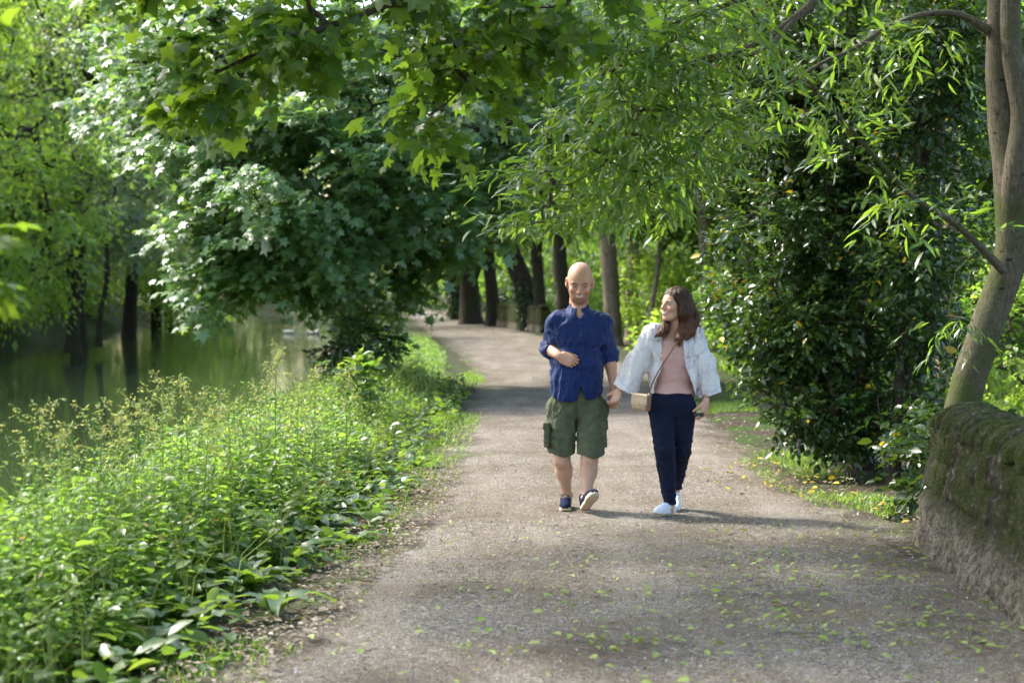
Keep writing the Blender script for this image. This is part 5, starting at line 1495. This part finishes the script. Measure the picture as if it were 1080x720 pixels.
    for sgn, h_, k_ in ((-1, hipR, kR), (1, hipL, kL)):
        t_ = h_ + (sgn * .018, 0, .0); b_ = k_ + (sgn * .004, 0, -.02)
        f.cap(t_, b_, .104, .086, k=.02 if sgn > 0 else .012)
        f.cap(h_ + (0, .03, .0), h_ + (0, .04, -.08), .105, .09, k=.04)
    f.disp(lambda P: folds(P, 8, .009, (1, 1, .5), 7) + folds(P, 18, .006, (1, 1, .8), 9) + folds(P, 40, .0025, (1, 1, .8), 9))
    f.disp(lambda P: -.004 * np.sin(P[:, 2] * 95 + 3 * vnoise(P * 9)) * np.exp(-((P[:, 2] - .56) / .05) ** 2))
    mx = M(607.5, 450)[0]
    f.disp(lambda P: .010 * np.exp(-((P[:, 0] - mx) / .006) ** 2) * sstep(.92, .84, P[:, 2]))
    for q in (kR, kL):
        hz = .487
    f.func(lambda x, y, z: z - (.418 + .012 * np.sin(x * 30)) + 0 * y, .003, 'sub')
    for h_, k_ in ((hipR, kR), (hipL, kL)):
        f.cap(k_ + (0, 0.01, -.03), k_ + (0, 0.01, -.16), .056, .066, .006, 'sub')
    # side seams, hem stitching
    f.disp(lambda P: .0025 * soft(np.abs(P[:, 2] - .505) - .0015, .001) + .003 * soft(np.abs(P[:, 2] - .60 - .3 * (P[:, 0] - mx)) - .001, .001) * 0)
    def ocol(V):
        c = np.tile(np.array(olive), (len(V), 1)); w = .5 + .5 * fbm(V * 14, 3)
        return mixc(c, np.clip(w, 0, 1) * .3, (.16, .165, .11))
    so2 = sdf_link('shorts', f, M_denim, root, ocol)
    for sgn, px, py in ((-1, 578.5, 458), (1, 634.5, 458)):     # cargo pockets
        c = M(px, py, -.03 if sgn < 0 else -.07)
        fq = Field(c - (.07, .13, .12), c + (.07, .13, .12), .0040)
        Rb = frame((sgn * .25, -1, 0), (sgn * -.06, 0, 1))
        fq.box(c, (.018, .070, .085), Rb, .012, .01)
        fq.box(c + (sgn * .004, 0, .066), (.020, .075, .022), Rb, .006, .002)
        fq.disp(lambda P: folds(P, 22, .004, (1, 1, .7), 3) + folds(P, 46, .002, (1, 1, .7), 5))
        o = sdf_link('pocket', fq, M_denim, so2, ocol); o.location = (0, 0, 0)
    # shoes
    hb = np.array([M(597.5, 520)[0], YM + .125, .030])
    shoe('shoe', root, hb, (-.06, -1, 0), (0, 0, 1), .285, M_shoeblue, M_lace)
    hb = np.array([M(614.5, 545)[0], YM - .165, .036])
    shoe('shoe', root, hb, (.25, -.83, .50), (-.10, .48, .85), .285, M_shoeblue, M_lace)
    return wL
wrist_man = man()


# ------------------------------------------------------------------ the woman
YW = 11.42
def woman():
    def M(px, py, dy=0.0): return np.array(W(px, py, YW + dy))
    root = empty('person', Vector((float(M(706, 541)[0]), YW, .03)), 'dark haired woman in open white patterned shirt, pink top and navy trousers', 'person')
    SK = (.53, .30, .205)
    sR, sL = M(689, 352, .0), M(731, 353, .02)
    eR, eL = M(674, 389, .05), M(744, 389, .05)
    wR, wL = M(653.5, 411, .02), M(744.5, 423, -.06)
    hipR, hipL = M(697, 430), M(720, 430)
    kR, kL = M(701, 474, -.10), M(718.5, 474, .02)
    aR = np.array([M(705.5, 528)[0], YW - .06, .105]); aL = np.array([M(716.0, 512)[0], YW + .28, .15])
    hc = M(711.5, 322.0, -.0)
    HR = frame((-.84, -.56, .10), (.06, .02, 1)); hs = .98
    cx = M(710, 380)[0]
    f = Field((M(645, 400)[0] - .02, YW - .34, 0), (M(757, 400)[0] + .02, YW + .40, 1.64), .0042)
    head(f, hc, HR, hs, female=True, smile=1.7, jaw=.93)
    nb = M(711.5, 350, .03)
    f.cap(hc + HR @ np.array([0, -.04, -.06]), nb, .045, .050, k=.02)
    f.ell(M(711, 366), (.125, .082, .10), k=.04); f.ell(M(711, 390), (.112, .078, .12), k=.05); f.ell(M(709, 420), (.135, .09, .10), k=.05)
    for q in (-1, 1): f.cap(nb + (q * .015, -.035, -.005), nb + (q * .10, -.02, .004), .010, .010, k=.012)
    for s_, e_, w_ in ((sR, eR, wR), (sL, eL, wL)):
        f.cap(nb + (0, 0, -.02), s_, .038, .042, k=.03)
        f.cap(s_, e_, .042, .032, k=.02); f.cap(e_, e_ + (w_ - e_) * .35, .033, .034, k=.02); f.cap(e_ + (w_ - e_) * .35, w_, .034, .0205, k=.02)
    for h_, k_, a_ in ((hipR, kR, aR), (hipL, kL, aL)):
        f.cap(h_, k_, .075, .05, k=.03); mid = k_ + (a_ - k_) * .3 + np.array([0, .015, 0])
        f.cap(k_, mid, .048, .046, k=.03); f.cap(mid, a_, .046, .028, k=.03); f.cap(a_, a_ + (0, -.01, -.045), .029, .030, k=.02)
    # her right hand inside his left, her left hand hanging with the dark glasses
    hand(f, wR, (-.42, -.12, -.90), (-.62, -.75, .25), 1, L=.165, curl=(48, 52, 56, 60), thumb=(26, 12), thumb_in=.5)
    hand(f, wL, (-.20, -.12, -1), (-.75, .55, .1), -1, L=.168, curl=(30, 36, 42, 48), thumb=(30, 15), thumb_in=.5)
    me, V = f.mesh('person')
    col = np.tile(np.array(SK), (len(V), 1)); q = head_local(V, hc, HR, hs)
    col = face_colour(col, q, female=True, brow=(.03, .016, .01))
    add_col(me, col); link('body', me, M_skin, root)

    # pink top
    f = Field((cx - .19, YW - .24, .80), (cx + .19, YW + .16, 1.36), .0036)
    f.ell(M(711, 368), (.136, .092, .11), k=.04); f.ell(M(711, 392), (.130, .092, .13), k=.05); f.ell(M(709, 418), (.142, .106, .11), k=.05)
    for q in (-1, 1): f.ell(M(711 + q * 5.5, 377, -.045), (.050, .046, .062), k=.045)
    f.disp(lambda P: folds(P, 10, .004, (.5, 1, 1.6), 2) + folds(P, 26, .002, (.6, 1, 1.6), 5))
    f.func(lambda x, y, z: z - (.862 + .003 * np.sin(x * 40)) + 0 * y, .003, 'sub')
    f.func(lambda x, y, z: (1.225 + 1.6 * (x - cx) ** 2 + .35 * np.maximum(0, np.abs(x - cx) - .07) - z) + .0 * y, .004, 'sub')
    sdf_link('top', f, M_cloth, root, (.56, .33, .29))

    # trousers
    navy = (.0085, .011, .030)
    f = Field((cx - .22, YW - .28, .10), (cx + .22, YW + .42, .99), .0042)
    f.ell(M(709, 424), (.146, .108, .15), k=.05)
    for h_, k_, a_ in ((hipR, kR, aR), (hipL, kL, aL)):
        f.cap(h_, k_, .091, .066, k=.025); mid = k_ + (a_ - k_) * .3 + np.array([0, .012, 0])
        f.cap(k_, mid, .066, .060, k=.02); f.cap(mid, a_, .060, .042, k=.015)
    f.disp(lambda P: folds(P, 16, .004, (1, 1, .8), 7) + folds(P, 36, .0025, (1, 1, 1.3), 9))
    f.disp(lambda P: -.003 * np.sin(P[:, 2] * 120 + 3 * vnoise(P * 11)) * (np.exp(-((P[:, 2] - .52) / .06) ** 2) + np.exp(-((P[:, 2] - .18) / .06) ** 2)))
    for a_, dz in ((aR, .012), (aL, .03)):
        f.box(a_ + (0, 0, -.02 + dz - .06), (.075, .10, .06), None, .004, .003, 'sub')
        f.cap(a_ + (0, 0, .03), a_ + (0, 0, .10), .034, .034, .004, 'sub')
    sdf_link('trousers', f, M_cloth, root, navy)

    # open white shirt: hollow, loose, wide sleeves with turned-up ends
    f = Field((M(651, 400)[0] - .02, YW - .34, .80), (M(759, 400)[0] + .02, YW + .30, 1.42), .0036)
    f.ell(M(711, 368, .01), (.160, .115, .13), k=.05); f.ell(M(711, 398, .01), (.172, .130, .17), k=.06); f.cap(M(711, 400), M(711, 432), .15, .172, k=.04, sq=((0, 1, 0), 1.25))
    cR, cL = M(661, 407, .03), M(747, 412, .01)
    for s_, c_, sg in ((sR, cR, -1), (sL, cL, 1)):
        f.cap(nb + (0, .02, -.035), s_ + (0, 0, -.008), .050, .055, k=.04)
        mid = (s_ + c_) / 2 + np.array([sg * .012, 0, -.01])
        f.cap(s_, mid, .060, .078, k=.04, sq=((0, 1, 0), 1.05)); f.cap(mid, c_, .078, .074, k=.02)
    f.disp(lambda P: folds(P, 8, .013, (1.5, 1, .35), 11) + folds(P, 17, .007, (1.5, 1, .35), 14) + folds(P, 36, .003, (1.4, 1, .5), 14))
    # hollow
    inner = Field(f.lo + 3 * f.h, f.lo + f.h * (f.n - 1) - 3 * f.h, f.h); inner.F = f.F + .0075
    if inner.F.shape == f.F.shape: pass
    xx = f.lo[0] + f.h * np.arange(f.n[0]); yy = f.lo[1] + f.h * np.arange(f.n[1]); zz = f.lo[2] + f.h * np.arange(f.n[2])
    X_, Y_, Z_ = xx[:, None, None], yy[None, :, None], zz[None, None, :]
    shell = np.maximum(f.F, -(f.F + .0085))
    # front opening widens towards the hem
    le = np.interp(zz, [.80, .93, 1.05, 1.20, 1.30, 1.45], [M(690, 0)[0], M(690, 0)[0], M(699, 0)[0], M(698, 0)[0], M(700, 0)[0], M(704, 0)[0]])[None, None, :]
    re = np.interp(zz, [.80, .93, 1.05, 1.20, 1.30, 1.45], [M(737, 0)[0], M(730, 0)[0], M(722.5, 0)[0], M(720, 0)[0], M(721, 0)[0], M(717, 0)[0]])[None, None, :]
    opening = np.maximum(np.maximum(le - X_, X_ - re), Y_ - (YW + .02))
    shell = np.maximum(shell, -opening)
    # hem: higher in the middle of each panel, pointed tail on the right
    hz = np.interp(xx, [M(677, 0)[0], M(684, 0)[0], M(692, 0)[0], M(712, 0)[0], M(726, 0)[0], M(735, 0)[0], M(741, 0)[0]], [.845, .855, .865, .87, .85, .79, .86])[:, None, None]
    hz = np.where((X_ < M(672, 0)[0]) | (X_ > M(741, 0)[0]), 0, hz)
    shell = np.maximum(shell, hz - Z_)
    # neck
    n3 = np.sqrt(((X_ - nb[0]) / .062) ** 2 + ((Y_ - nb[1] + .045) / .085) ** 2 + ((Z_ - nb[2] - .03) / .075) ** 2) - 1
    shell = np.maximum(shell, -n3 * .06)
    # sleeve ends
    for e_, c_, sg in ((mid, cR, -1), (mid, cL, 1)):
        s_ = sR if sg < 0 else sL
        ax = unit(c_ - s_)
        t = (X_ - c_[0]) * ax[0] + (Y_ - c_[1]) * ax[1] + (Z_ - c_[2]) * ax[2]
        rad = np.sqrt((X_ - c_[0]) ** 2 + (Y_ - c_[1]) ** 2 + (Z_ - c_[2]) ** 2)
        cut = np.maximum(-(t - .012), rad - .15)
        shell = np.maximum(shell, -cut)
    f.F = shell.astype(np.float32)
    def wcol(V):
        c = np.tile(np.array((.86, .82, .82)), (len(V), 1))
        q = V * 13; w = np.stack([vnoise(q * .7 + 3), vnoise(q * .7 + 9), vnoise(q * .7 + 15)], 1)
        r = np.abs(vnoise(q + w * 1.2)); line = soft(r - .06, .025)
        r2 = np.abs(vnoise(V * 21 + 40)); 
        c = mixc(c, np.clip(line * .42, 0, 1), (.50, .36, .45)); c = mixc(c, soft(r2 - .04, .02) * .3, (.42, .40, .60))
        return c
    sh = sdf_link('shirt', f, M_thin, root, wcol)
    for c_, s_, r in ((cR, sR, .077), (cL, sL, .072)):        # turned-up cuffs
        ax = unit(c_ - s_); u = unit(np.cross(ax, (0.1, 1, .2))); w = np.cross(ax, u)
        fq = Field(c_ - .13, c_ + .13, .0036)
        def fn(x, y, z):
            A0, B0, C0 = x - c_[0], y - c_[1], z - c_[2]
            t = A0 * ax[0] + B0 * ax[1] + C0 * ax[2]; A = A0 * u[0] + B0 * u[1] + C0 * u[2]; B_ = A0 * w[0] + B0 * w[1] + C0 * w[2]
            rr = np.sqrt(A * A + B_ * B_); th = np.arctan2(B_, A)
            return np.maximum(np.abs(rr - r - .005 * np.sin(2 * th + 1) - .004 * np.sin(5 * th) - .10 * np.abs(t)) - .0065, np.abs(t - .008 * np.sin(th)) - .024)
        fq.func(fn, .004); fq.disp(lambda P: folds(P, 30, .003, (1, 1, 1), 2))
        o = sdf_link('rolled_cuff', fq, M_thin, sh, (.80, .80, .83)); o.location = (0, 0, 0)

    # hair
    def HL(x, y, z): return hc + HR @ (np.array([x, y, z]) * hs)
    f = Field((M(688, 350)[0], YW - .22, 1.18), (M(738, 330)[0], YW + .24, 1.63), .0034)
    f.ell(HL(0, -.022, .045), (.088, .104, .088), HR, .01)
    f.ell(HL(.0, -.055, -.01), (.085, .082, .09), HR, .02)
    f.cap(HL(0, -.07, -.03), M(726, 346, .07), .078, .055, k=.03)
    # far side lock in front of her right shoulder, near side lock over the left one
    f.chain([HL(.066, -.005, .04), HL(.072, .0, -.03), HL(.080, .0, -.09), M(702, 347, -.06), M(696, 352, -.085), M(691, 355, -.08)], [.024, .026, .027, .025, .016, .004], k=.025)
    f.chain([HL(-.066, -.02, .05), HL(-.078, -.015, .0), HL(-.084, -.018, -.05), M(728, 341, -.04), M(728, 350, -.07), M(724, 358, -.10)], [.024, .034, .038, .038, .028, .006], k=.03)
    f.chain([HL(-.060, -.06, .02), HL(-.078, -.07, -.04), M(729.5, 339, .02), M(731, 347, .02), M(730, 353, .0)], [.04, .044, .044, .036, .012], k=.03)
    f.chain([M(722, 340, -.02), M(719, 350, -.08), M(716, 358, -.11), M(717, 364, -.12)], [.034, .030, .022, .008], k=.02)
    f.ell(HL(.0, .078, -.025), (.066, .062, .084), HR, .012, 'sub')       # face opening
    f.ell(HL(.0, .095, .02), (.060, .05, .045), HR, .012, 'sub')
    def strand(P):
        q = head_local(P, hc, HR, hs); th = np.arctan2(q[:, 0], -q[:, 1] + .02)
        zz = P[:, 2]
        return -.0022 * np.sin(th * 40 + 5 * vnoise(P * (10, 10, 6)) + 9 * zz) - .004 * (1 - 2 * np.abs(vnoise(P * (30, 30, 5)))) - .0028 * vnoise(P * (95, 95, 12))
    f.disp(strand)
    def hcol(V):
        c = np.tile(np.array((.030, .014, .008)), (len(V), 1)); s = np.clip(.5 + .8 * vnoise(V * (90, 90, 12)), 0, 1)
        c = mixc(c, s * .6, (.075, .030, .014)); return mixc(c, sstep(1.42, 1.28, V[:, 2]) * .5, (.14, .055, .026))
    m, t = new_mat('hair'); N = NT(t)
    cc = N.n('ShaderNodeAttribute', attribute_name='col').outputs['Color']; P_ = N.n('ShaderNodeTexCoord').outputs['Object']
    st = N.noise(N.scaled(P_, (1, 1, .08)), 320, 3, .6)
    N.out(N.principled(Base_Color=cc, Roughness=.5, Specular=.22, Normal=N.bump(st, .8, .002)))
    ho = sdf_link('hair', f, m, root, hcol)
    rng = np.random.default_rng(9); mb = MB()
    for i in range(90):                                       # loose strands
        side = rng.choice([-1, 1]); b = HL(side * rng.uniform(.06, .08), rng.uniform(-.09, -.03), rng.uniform(-.02, .06))
        e = M(rng.uniform(720, 736) if side < 0 else rng.uniform(691, 706), rng.uniform(347, 361), rng.uniform(-.11, .02) if side < 0 else -.08)
        mid = (b + e) / 2 + np.array([(.05 if side < 0 else -.018) * rng.uniform(.5, 1.0), rng.uniform(-.03, .02), .0])
        tube(mb, [b, mid, e + rng.normal(size=3) * .006], [.0016, .0016, .0007], k=4, n=5)
    me = mb.mesh('strands'); add_col(me, np.tile((.07, .03, .016), (len(me.vertices), 1))); o = link('strands', me, m, ho); o.location = (0, 0, 0)

    # shoes
    shoe('shoe', root, np.array([aR[0] + .036, aR[1] + .046, .032]), (-.62, -.80, .06), (0.0, .05, 1), .245, M_shoewhite, None, wide=.95, low=True)
    shoe('shoe', root, np.array([aL[0] + .006, aL[1] + .05, .085]), (-.05, -.96, -.24), (0, -.24, .96), .245, M_shoewhite, None, wide=.9, low=True)
    # bracelet
    mb = MB(); ax = unit(wL - eL); u = unit(np.cross(ax, (0, 1, 0.2))); w = np.cross(ax, u); c = wL - ax * .022
    an = np.linspace(0, 2 * PI, 17); pts = [c + (u * math.cos(a) + w * math.sin(a)) * .0265 for a in an]
    tube(mb, pts, [.0035] * 17, k=6, n=2); link('bracelet', mb.mesh('bracelet'), M_black, root)

    # shoulder bag: hangs on her, a thing of its own
    c = M(676, 424, -.12)
    bag = empty('shoulder_bag', Vector(c), 'small tan leather shoulder bag hanging at the hip of the woman', 'bag')
    Rb = frame((-.55, -.85, 0), (.10, 0, 1))
    fq = Field(c - .13, c + .13, .0032); fq.box(c, (.060, .027, .054), Rb, .018, .005); fq.disp(lambda P: folds(P, 16, .003, (1, 1, 1), 2))
    def bc(V): return mixc(np.tile(np.array((.44, .31, .19)), (len(V), 1)), np.clip(.5 + fbm(V * 20, 3), 0, 1) * .3, (.36, .24, .14))
    b = sdf_link('bag_body', fq, M_leather, bag, bc)
    fq = Field(c - .13, c + .13, .0032); fq.box(c + Rb @ np.array([0, .029, .020]), (.061, .0055, .034), Rb, .005, .003); fq.ell(c + Rb @ np.array([0, .030, -.012]), (.048, .005, .026), Rb, .01)
    fq.box(c + Rb @ np.array([0, .004, .054]), (.061, .026, .006), Rb, .005, .008)
    o = sdf_link('flap', fq, M_leather, bag, (.50, .37, .24))
    fq = Field(c - .13, c + .13, .0032); fq.box(c + Rb @ np.array([-.056, .0, .0]), (.010, .029, .055), Rb, .008, .003)
    sdf_link('side_panel', fq, M_leather, bag, (.26, .14, .10))
    mb = MB(); cl = c + Rb @ np.array([0, .038, -.008]); tube(mb, [cl, cl + Rb @ np.array([0, .006, 0])], [.007, .007], k=10, n=1)
    tube(mb, [c + Rb @ np.array([-.056, 0, .05]), c + Rb @ np.array([-.056, 0, .068])], [.005, .005], k=8, n=1)
    link('clasp', mb.mesh('clasp'), M_brass, bag)
    S0 = [M(684, 415, -.15), M(690, 400, -.165), M(699, 384, -.165), M(708, 370, -.155), M(715, 360, -.135), M(722, 350, -.08), M(727, 346, -.02), M(728, 346, .06)]
    mb = MB(); Pp = catmull([tuple(p) for p in S0], 6)
    T_ = unit(np.gradient(Pp, axis=0)); nn = np.array([0, -1, .25]); side = unit(np.cross(T_, nn)) * .005; n_ = unit(np.cross(side, T_)) * .0018
    V = np.stack([Pp + side + n_, Pp - side + n_, Pp - side - n_, Pp + side - n_], 1).reshape(-1, 3)
    Q = [(4 * i + a, 4 * i + (a + 1) % 4, 4 * i + 4 + (a + 1) % 4, 4 * i + 4 + a) for i in range(len(Pp) - 1) for a in range(4)]
    mb.add(V, Q); me = mb.mesh('strap', False); add_col(me, np.tile((.20, .10, .055), (len(V), 1))); link('strap', me, M_leather, bag)
    # folded sunglasses in her left hand
    g = M(737, 437, -.12)
    sg = empty('sunglasses', Vector(g), 'dark folded sunglasses hanging from the left hand of the woman', 'sunglasses')
    mb = MB()
    for q in (-1, 1):
        a = np.linspace(0, 2 * PI, 13); tube(mb, [g + np.array([q * .019 + .016 * math.cos(t), 0, .012 * math.sin(t)]) for t in a], [.0028] * 13, k=6, n=2)
    tube(mb, [g + (-.008, 0, .006), g + (0, -.002, .010), g + (.008, 0, .006)], [.003] * 3, k=6, n=3)
    link('rims', mb.mesh('rims'), M_black, sg)
    mb = MB()
    for q in (-1, 1): mb.add([g + np.array([.000 + q * .019 + .015 * math.cos(t), 0, .011 * math.sin(t)]) for t in np.linspace(0, 2 * PI, 12, endpoint=False)] + [g + np.array([q * .019, -.003, 0])], None, [(12, i, (i + 1) % 12) for i in range(12)])
    link('lenses', mb.mesh('lenses'), M_black, sg)
    mb = MB()
    for q in (-1, 1): tube(mb, [g + (q * .034, .002, .006), g + (q * .01, .010, .004), g + (-q * .03, .012, -.004)], [.0028, .0025, .002], k=5, n=3)
    link('temples', mb.mesh('temples'), M_black, sg)
woman()


# ------------------------------------------------------------------ two walkers far down the path, two ducks on the river
def walker(px, Y0, lab, top, bottom, step):
    x = float(W(px, 320, Y0)[0]); g = .03
    root = empty('person', Vector((x, Y0, g)), lab, 'person', 'walkers far down the path')
    def P(a, b, c): return np.array([x + a, Y0 + b, g + c])
    def build(name, prims, col, mat, h=.014):
        f = Field(P(-.45, -.5, -.05), P(.45, .5, 1.85), h)
        for a, b, r0, r1 in prims: f.cap(P(*a), P(*b), r0, r1, k=.04)
        sdf_link(name, f, mat, root, col)
    legs = [((q * .09, 0, .88), (q * .10, -q * step * .45, .47), .085, .06) for q in (-1, 1)] + [((q * .10, -q * step * .45, .47), (q * .10, -q * step, .09), .06, .04) for q in (-1, 1)]
    build('body', [((0, 0, 1.52), (0, -.02, 1.62), .085, .10), ((0, 0, 1.40), (0, 0, 1.52), .06, .05), ((0, 0, 1.0), (0, 0, 1.3), .13, .14)]
          + [((q * .19, 0, 1.36), (q * .25, .02, 1.1), .04, .035) for q in (-1, 1)] + [((q * .25, .02, 1.1), (q * .24, -.06, .84), .035, .03) for q in (-1, 1)] + legs
          + [((q * .10, -q * step + .05, .04), (q * .10, -q * step - .14, .035), .045, .035) for q in (-1, 1)], (.42, .26, .19), M_skin)
    build('jacket', [((0, 0, .92), (0, 0, 1.34), .18, .17)] + [((q * .16, 0, 1.38), (q * .26, .02, 1.1), .075, .06) for q in (-1, 1)] + [((q * .26, .02, 1.1), (q * .245, -.05, .88), .06, .048) for q in (-1, 1)], top, M_cloth)
    build('trousers', [(a, b, r0 + .02, r1 + .02) for a, b, r0, r1 in legs], bottom, M_cloth)
    f = Field(P(-.2, -.2, 1.5), P(.2, .2, 1.85), .014); f.ell(P(0, .02, 1.66), (.105, .11, .11)); f.ell(P(0, -.08, 1.60), (.08, .06, .08), op='sub')
    sdf_link('hair', f, M_cloth, root, (.03, .02, .012))
walker(412.5, 114, 'far walker in dark clothes under the overhanging leaves, left of the two', (.015, .015, .018), (.012, .012, .015), .22)
walker(428, 118, 'far walker with a brown top and blue trousers, right of the two', (.16, .09, .06), (.03, .05, .12), .2)


def duck(px, py, yaw, lab):
    Y0 = GY(py, WATER); x = float(W(px, py, Y0)[0]); root = empty('duck', Vector((x, Y0, WATER)), lab, 'duck', 'ducks on the river')
    Rz = np.array(Matrix.Rotation(yaw, 3, 'Z'))
    def P(a, b, c): return np.array([x, Y0, WATER]) + Rz @ np.array([a, b, c]) * 1.35
    f = Field(P(0, 0, 0) - .5, P(0, 0, 0) + .5, .014)
    f.ell(P(0, 0, .05), (.27, .14, .11), Rz, .03); f.cap(P(-.16, 0, .08), P(-.27, 0, .13), .06, .015, k=.04)
    f.cap(P(.15, 0, .10), P(.19, 0, .22), .05, .038, k=.04); f.ell(P(.205, 0, .24), (.058, .045, .048), Rz, .02)
    def dc(V): return mixc(np.tile(np.array((.62, .58, .50)), (len(V), 1)), sstep(.5, -.2, vnoise(V * 9)) * .35, (.30, .24, .17))
    sdf_link('body', f, M_cloth, root, dc)
    mb = MB(); tube(mb, [P(.24, 0, .24), P(.31, 0, .225)], [.02, .012], k=6, n=2); link('bill', mb.mesh('bill'), plain('bill', (.6, .35, .05), .5), root)
    # the wake is a low crest on the water
    mb = MB()
    for q in (-1, 1): tube(mb, [P(.2, q * .05, .0), P(-.5, q * .25, .0), P(-1.5, q * .5, -.006)], [.012, .012, .004], k=6, n=4)
    link('wake', mb.mesh('wake'), bpy.data.materials['river_water'], root)
duck(305, 352, 0.1, 'pale duck swimming on the far river, left of the pair')
duck(331, 352.5, 0.0, 'pale duck swimming on the far river, right of the pair')
bpy.context.view_layer.update()
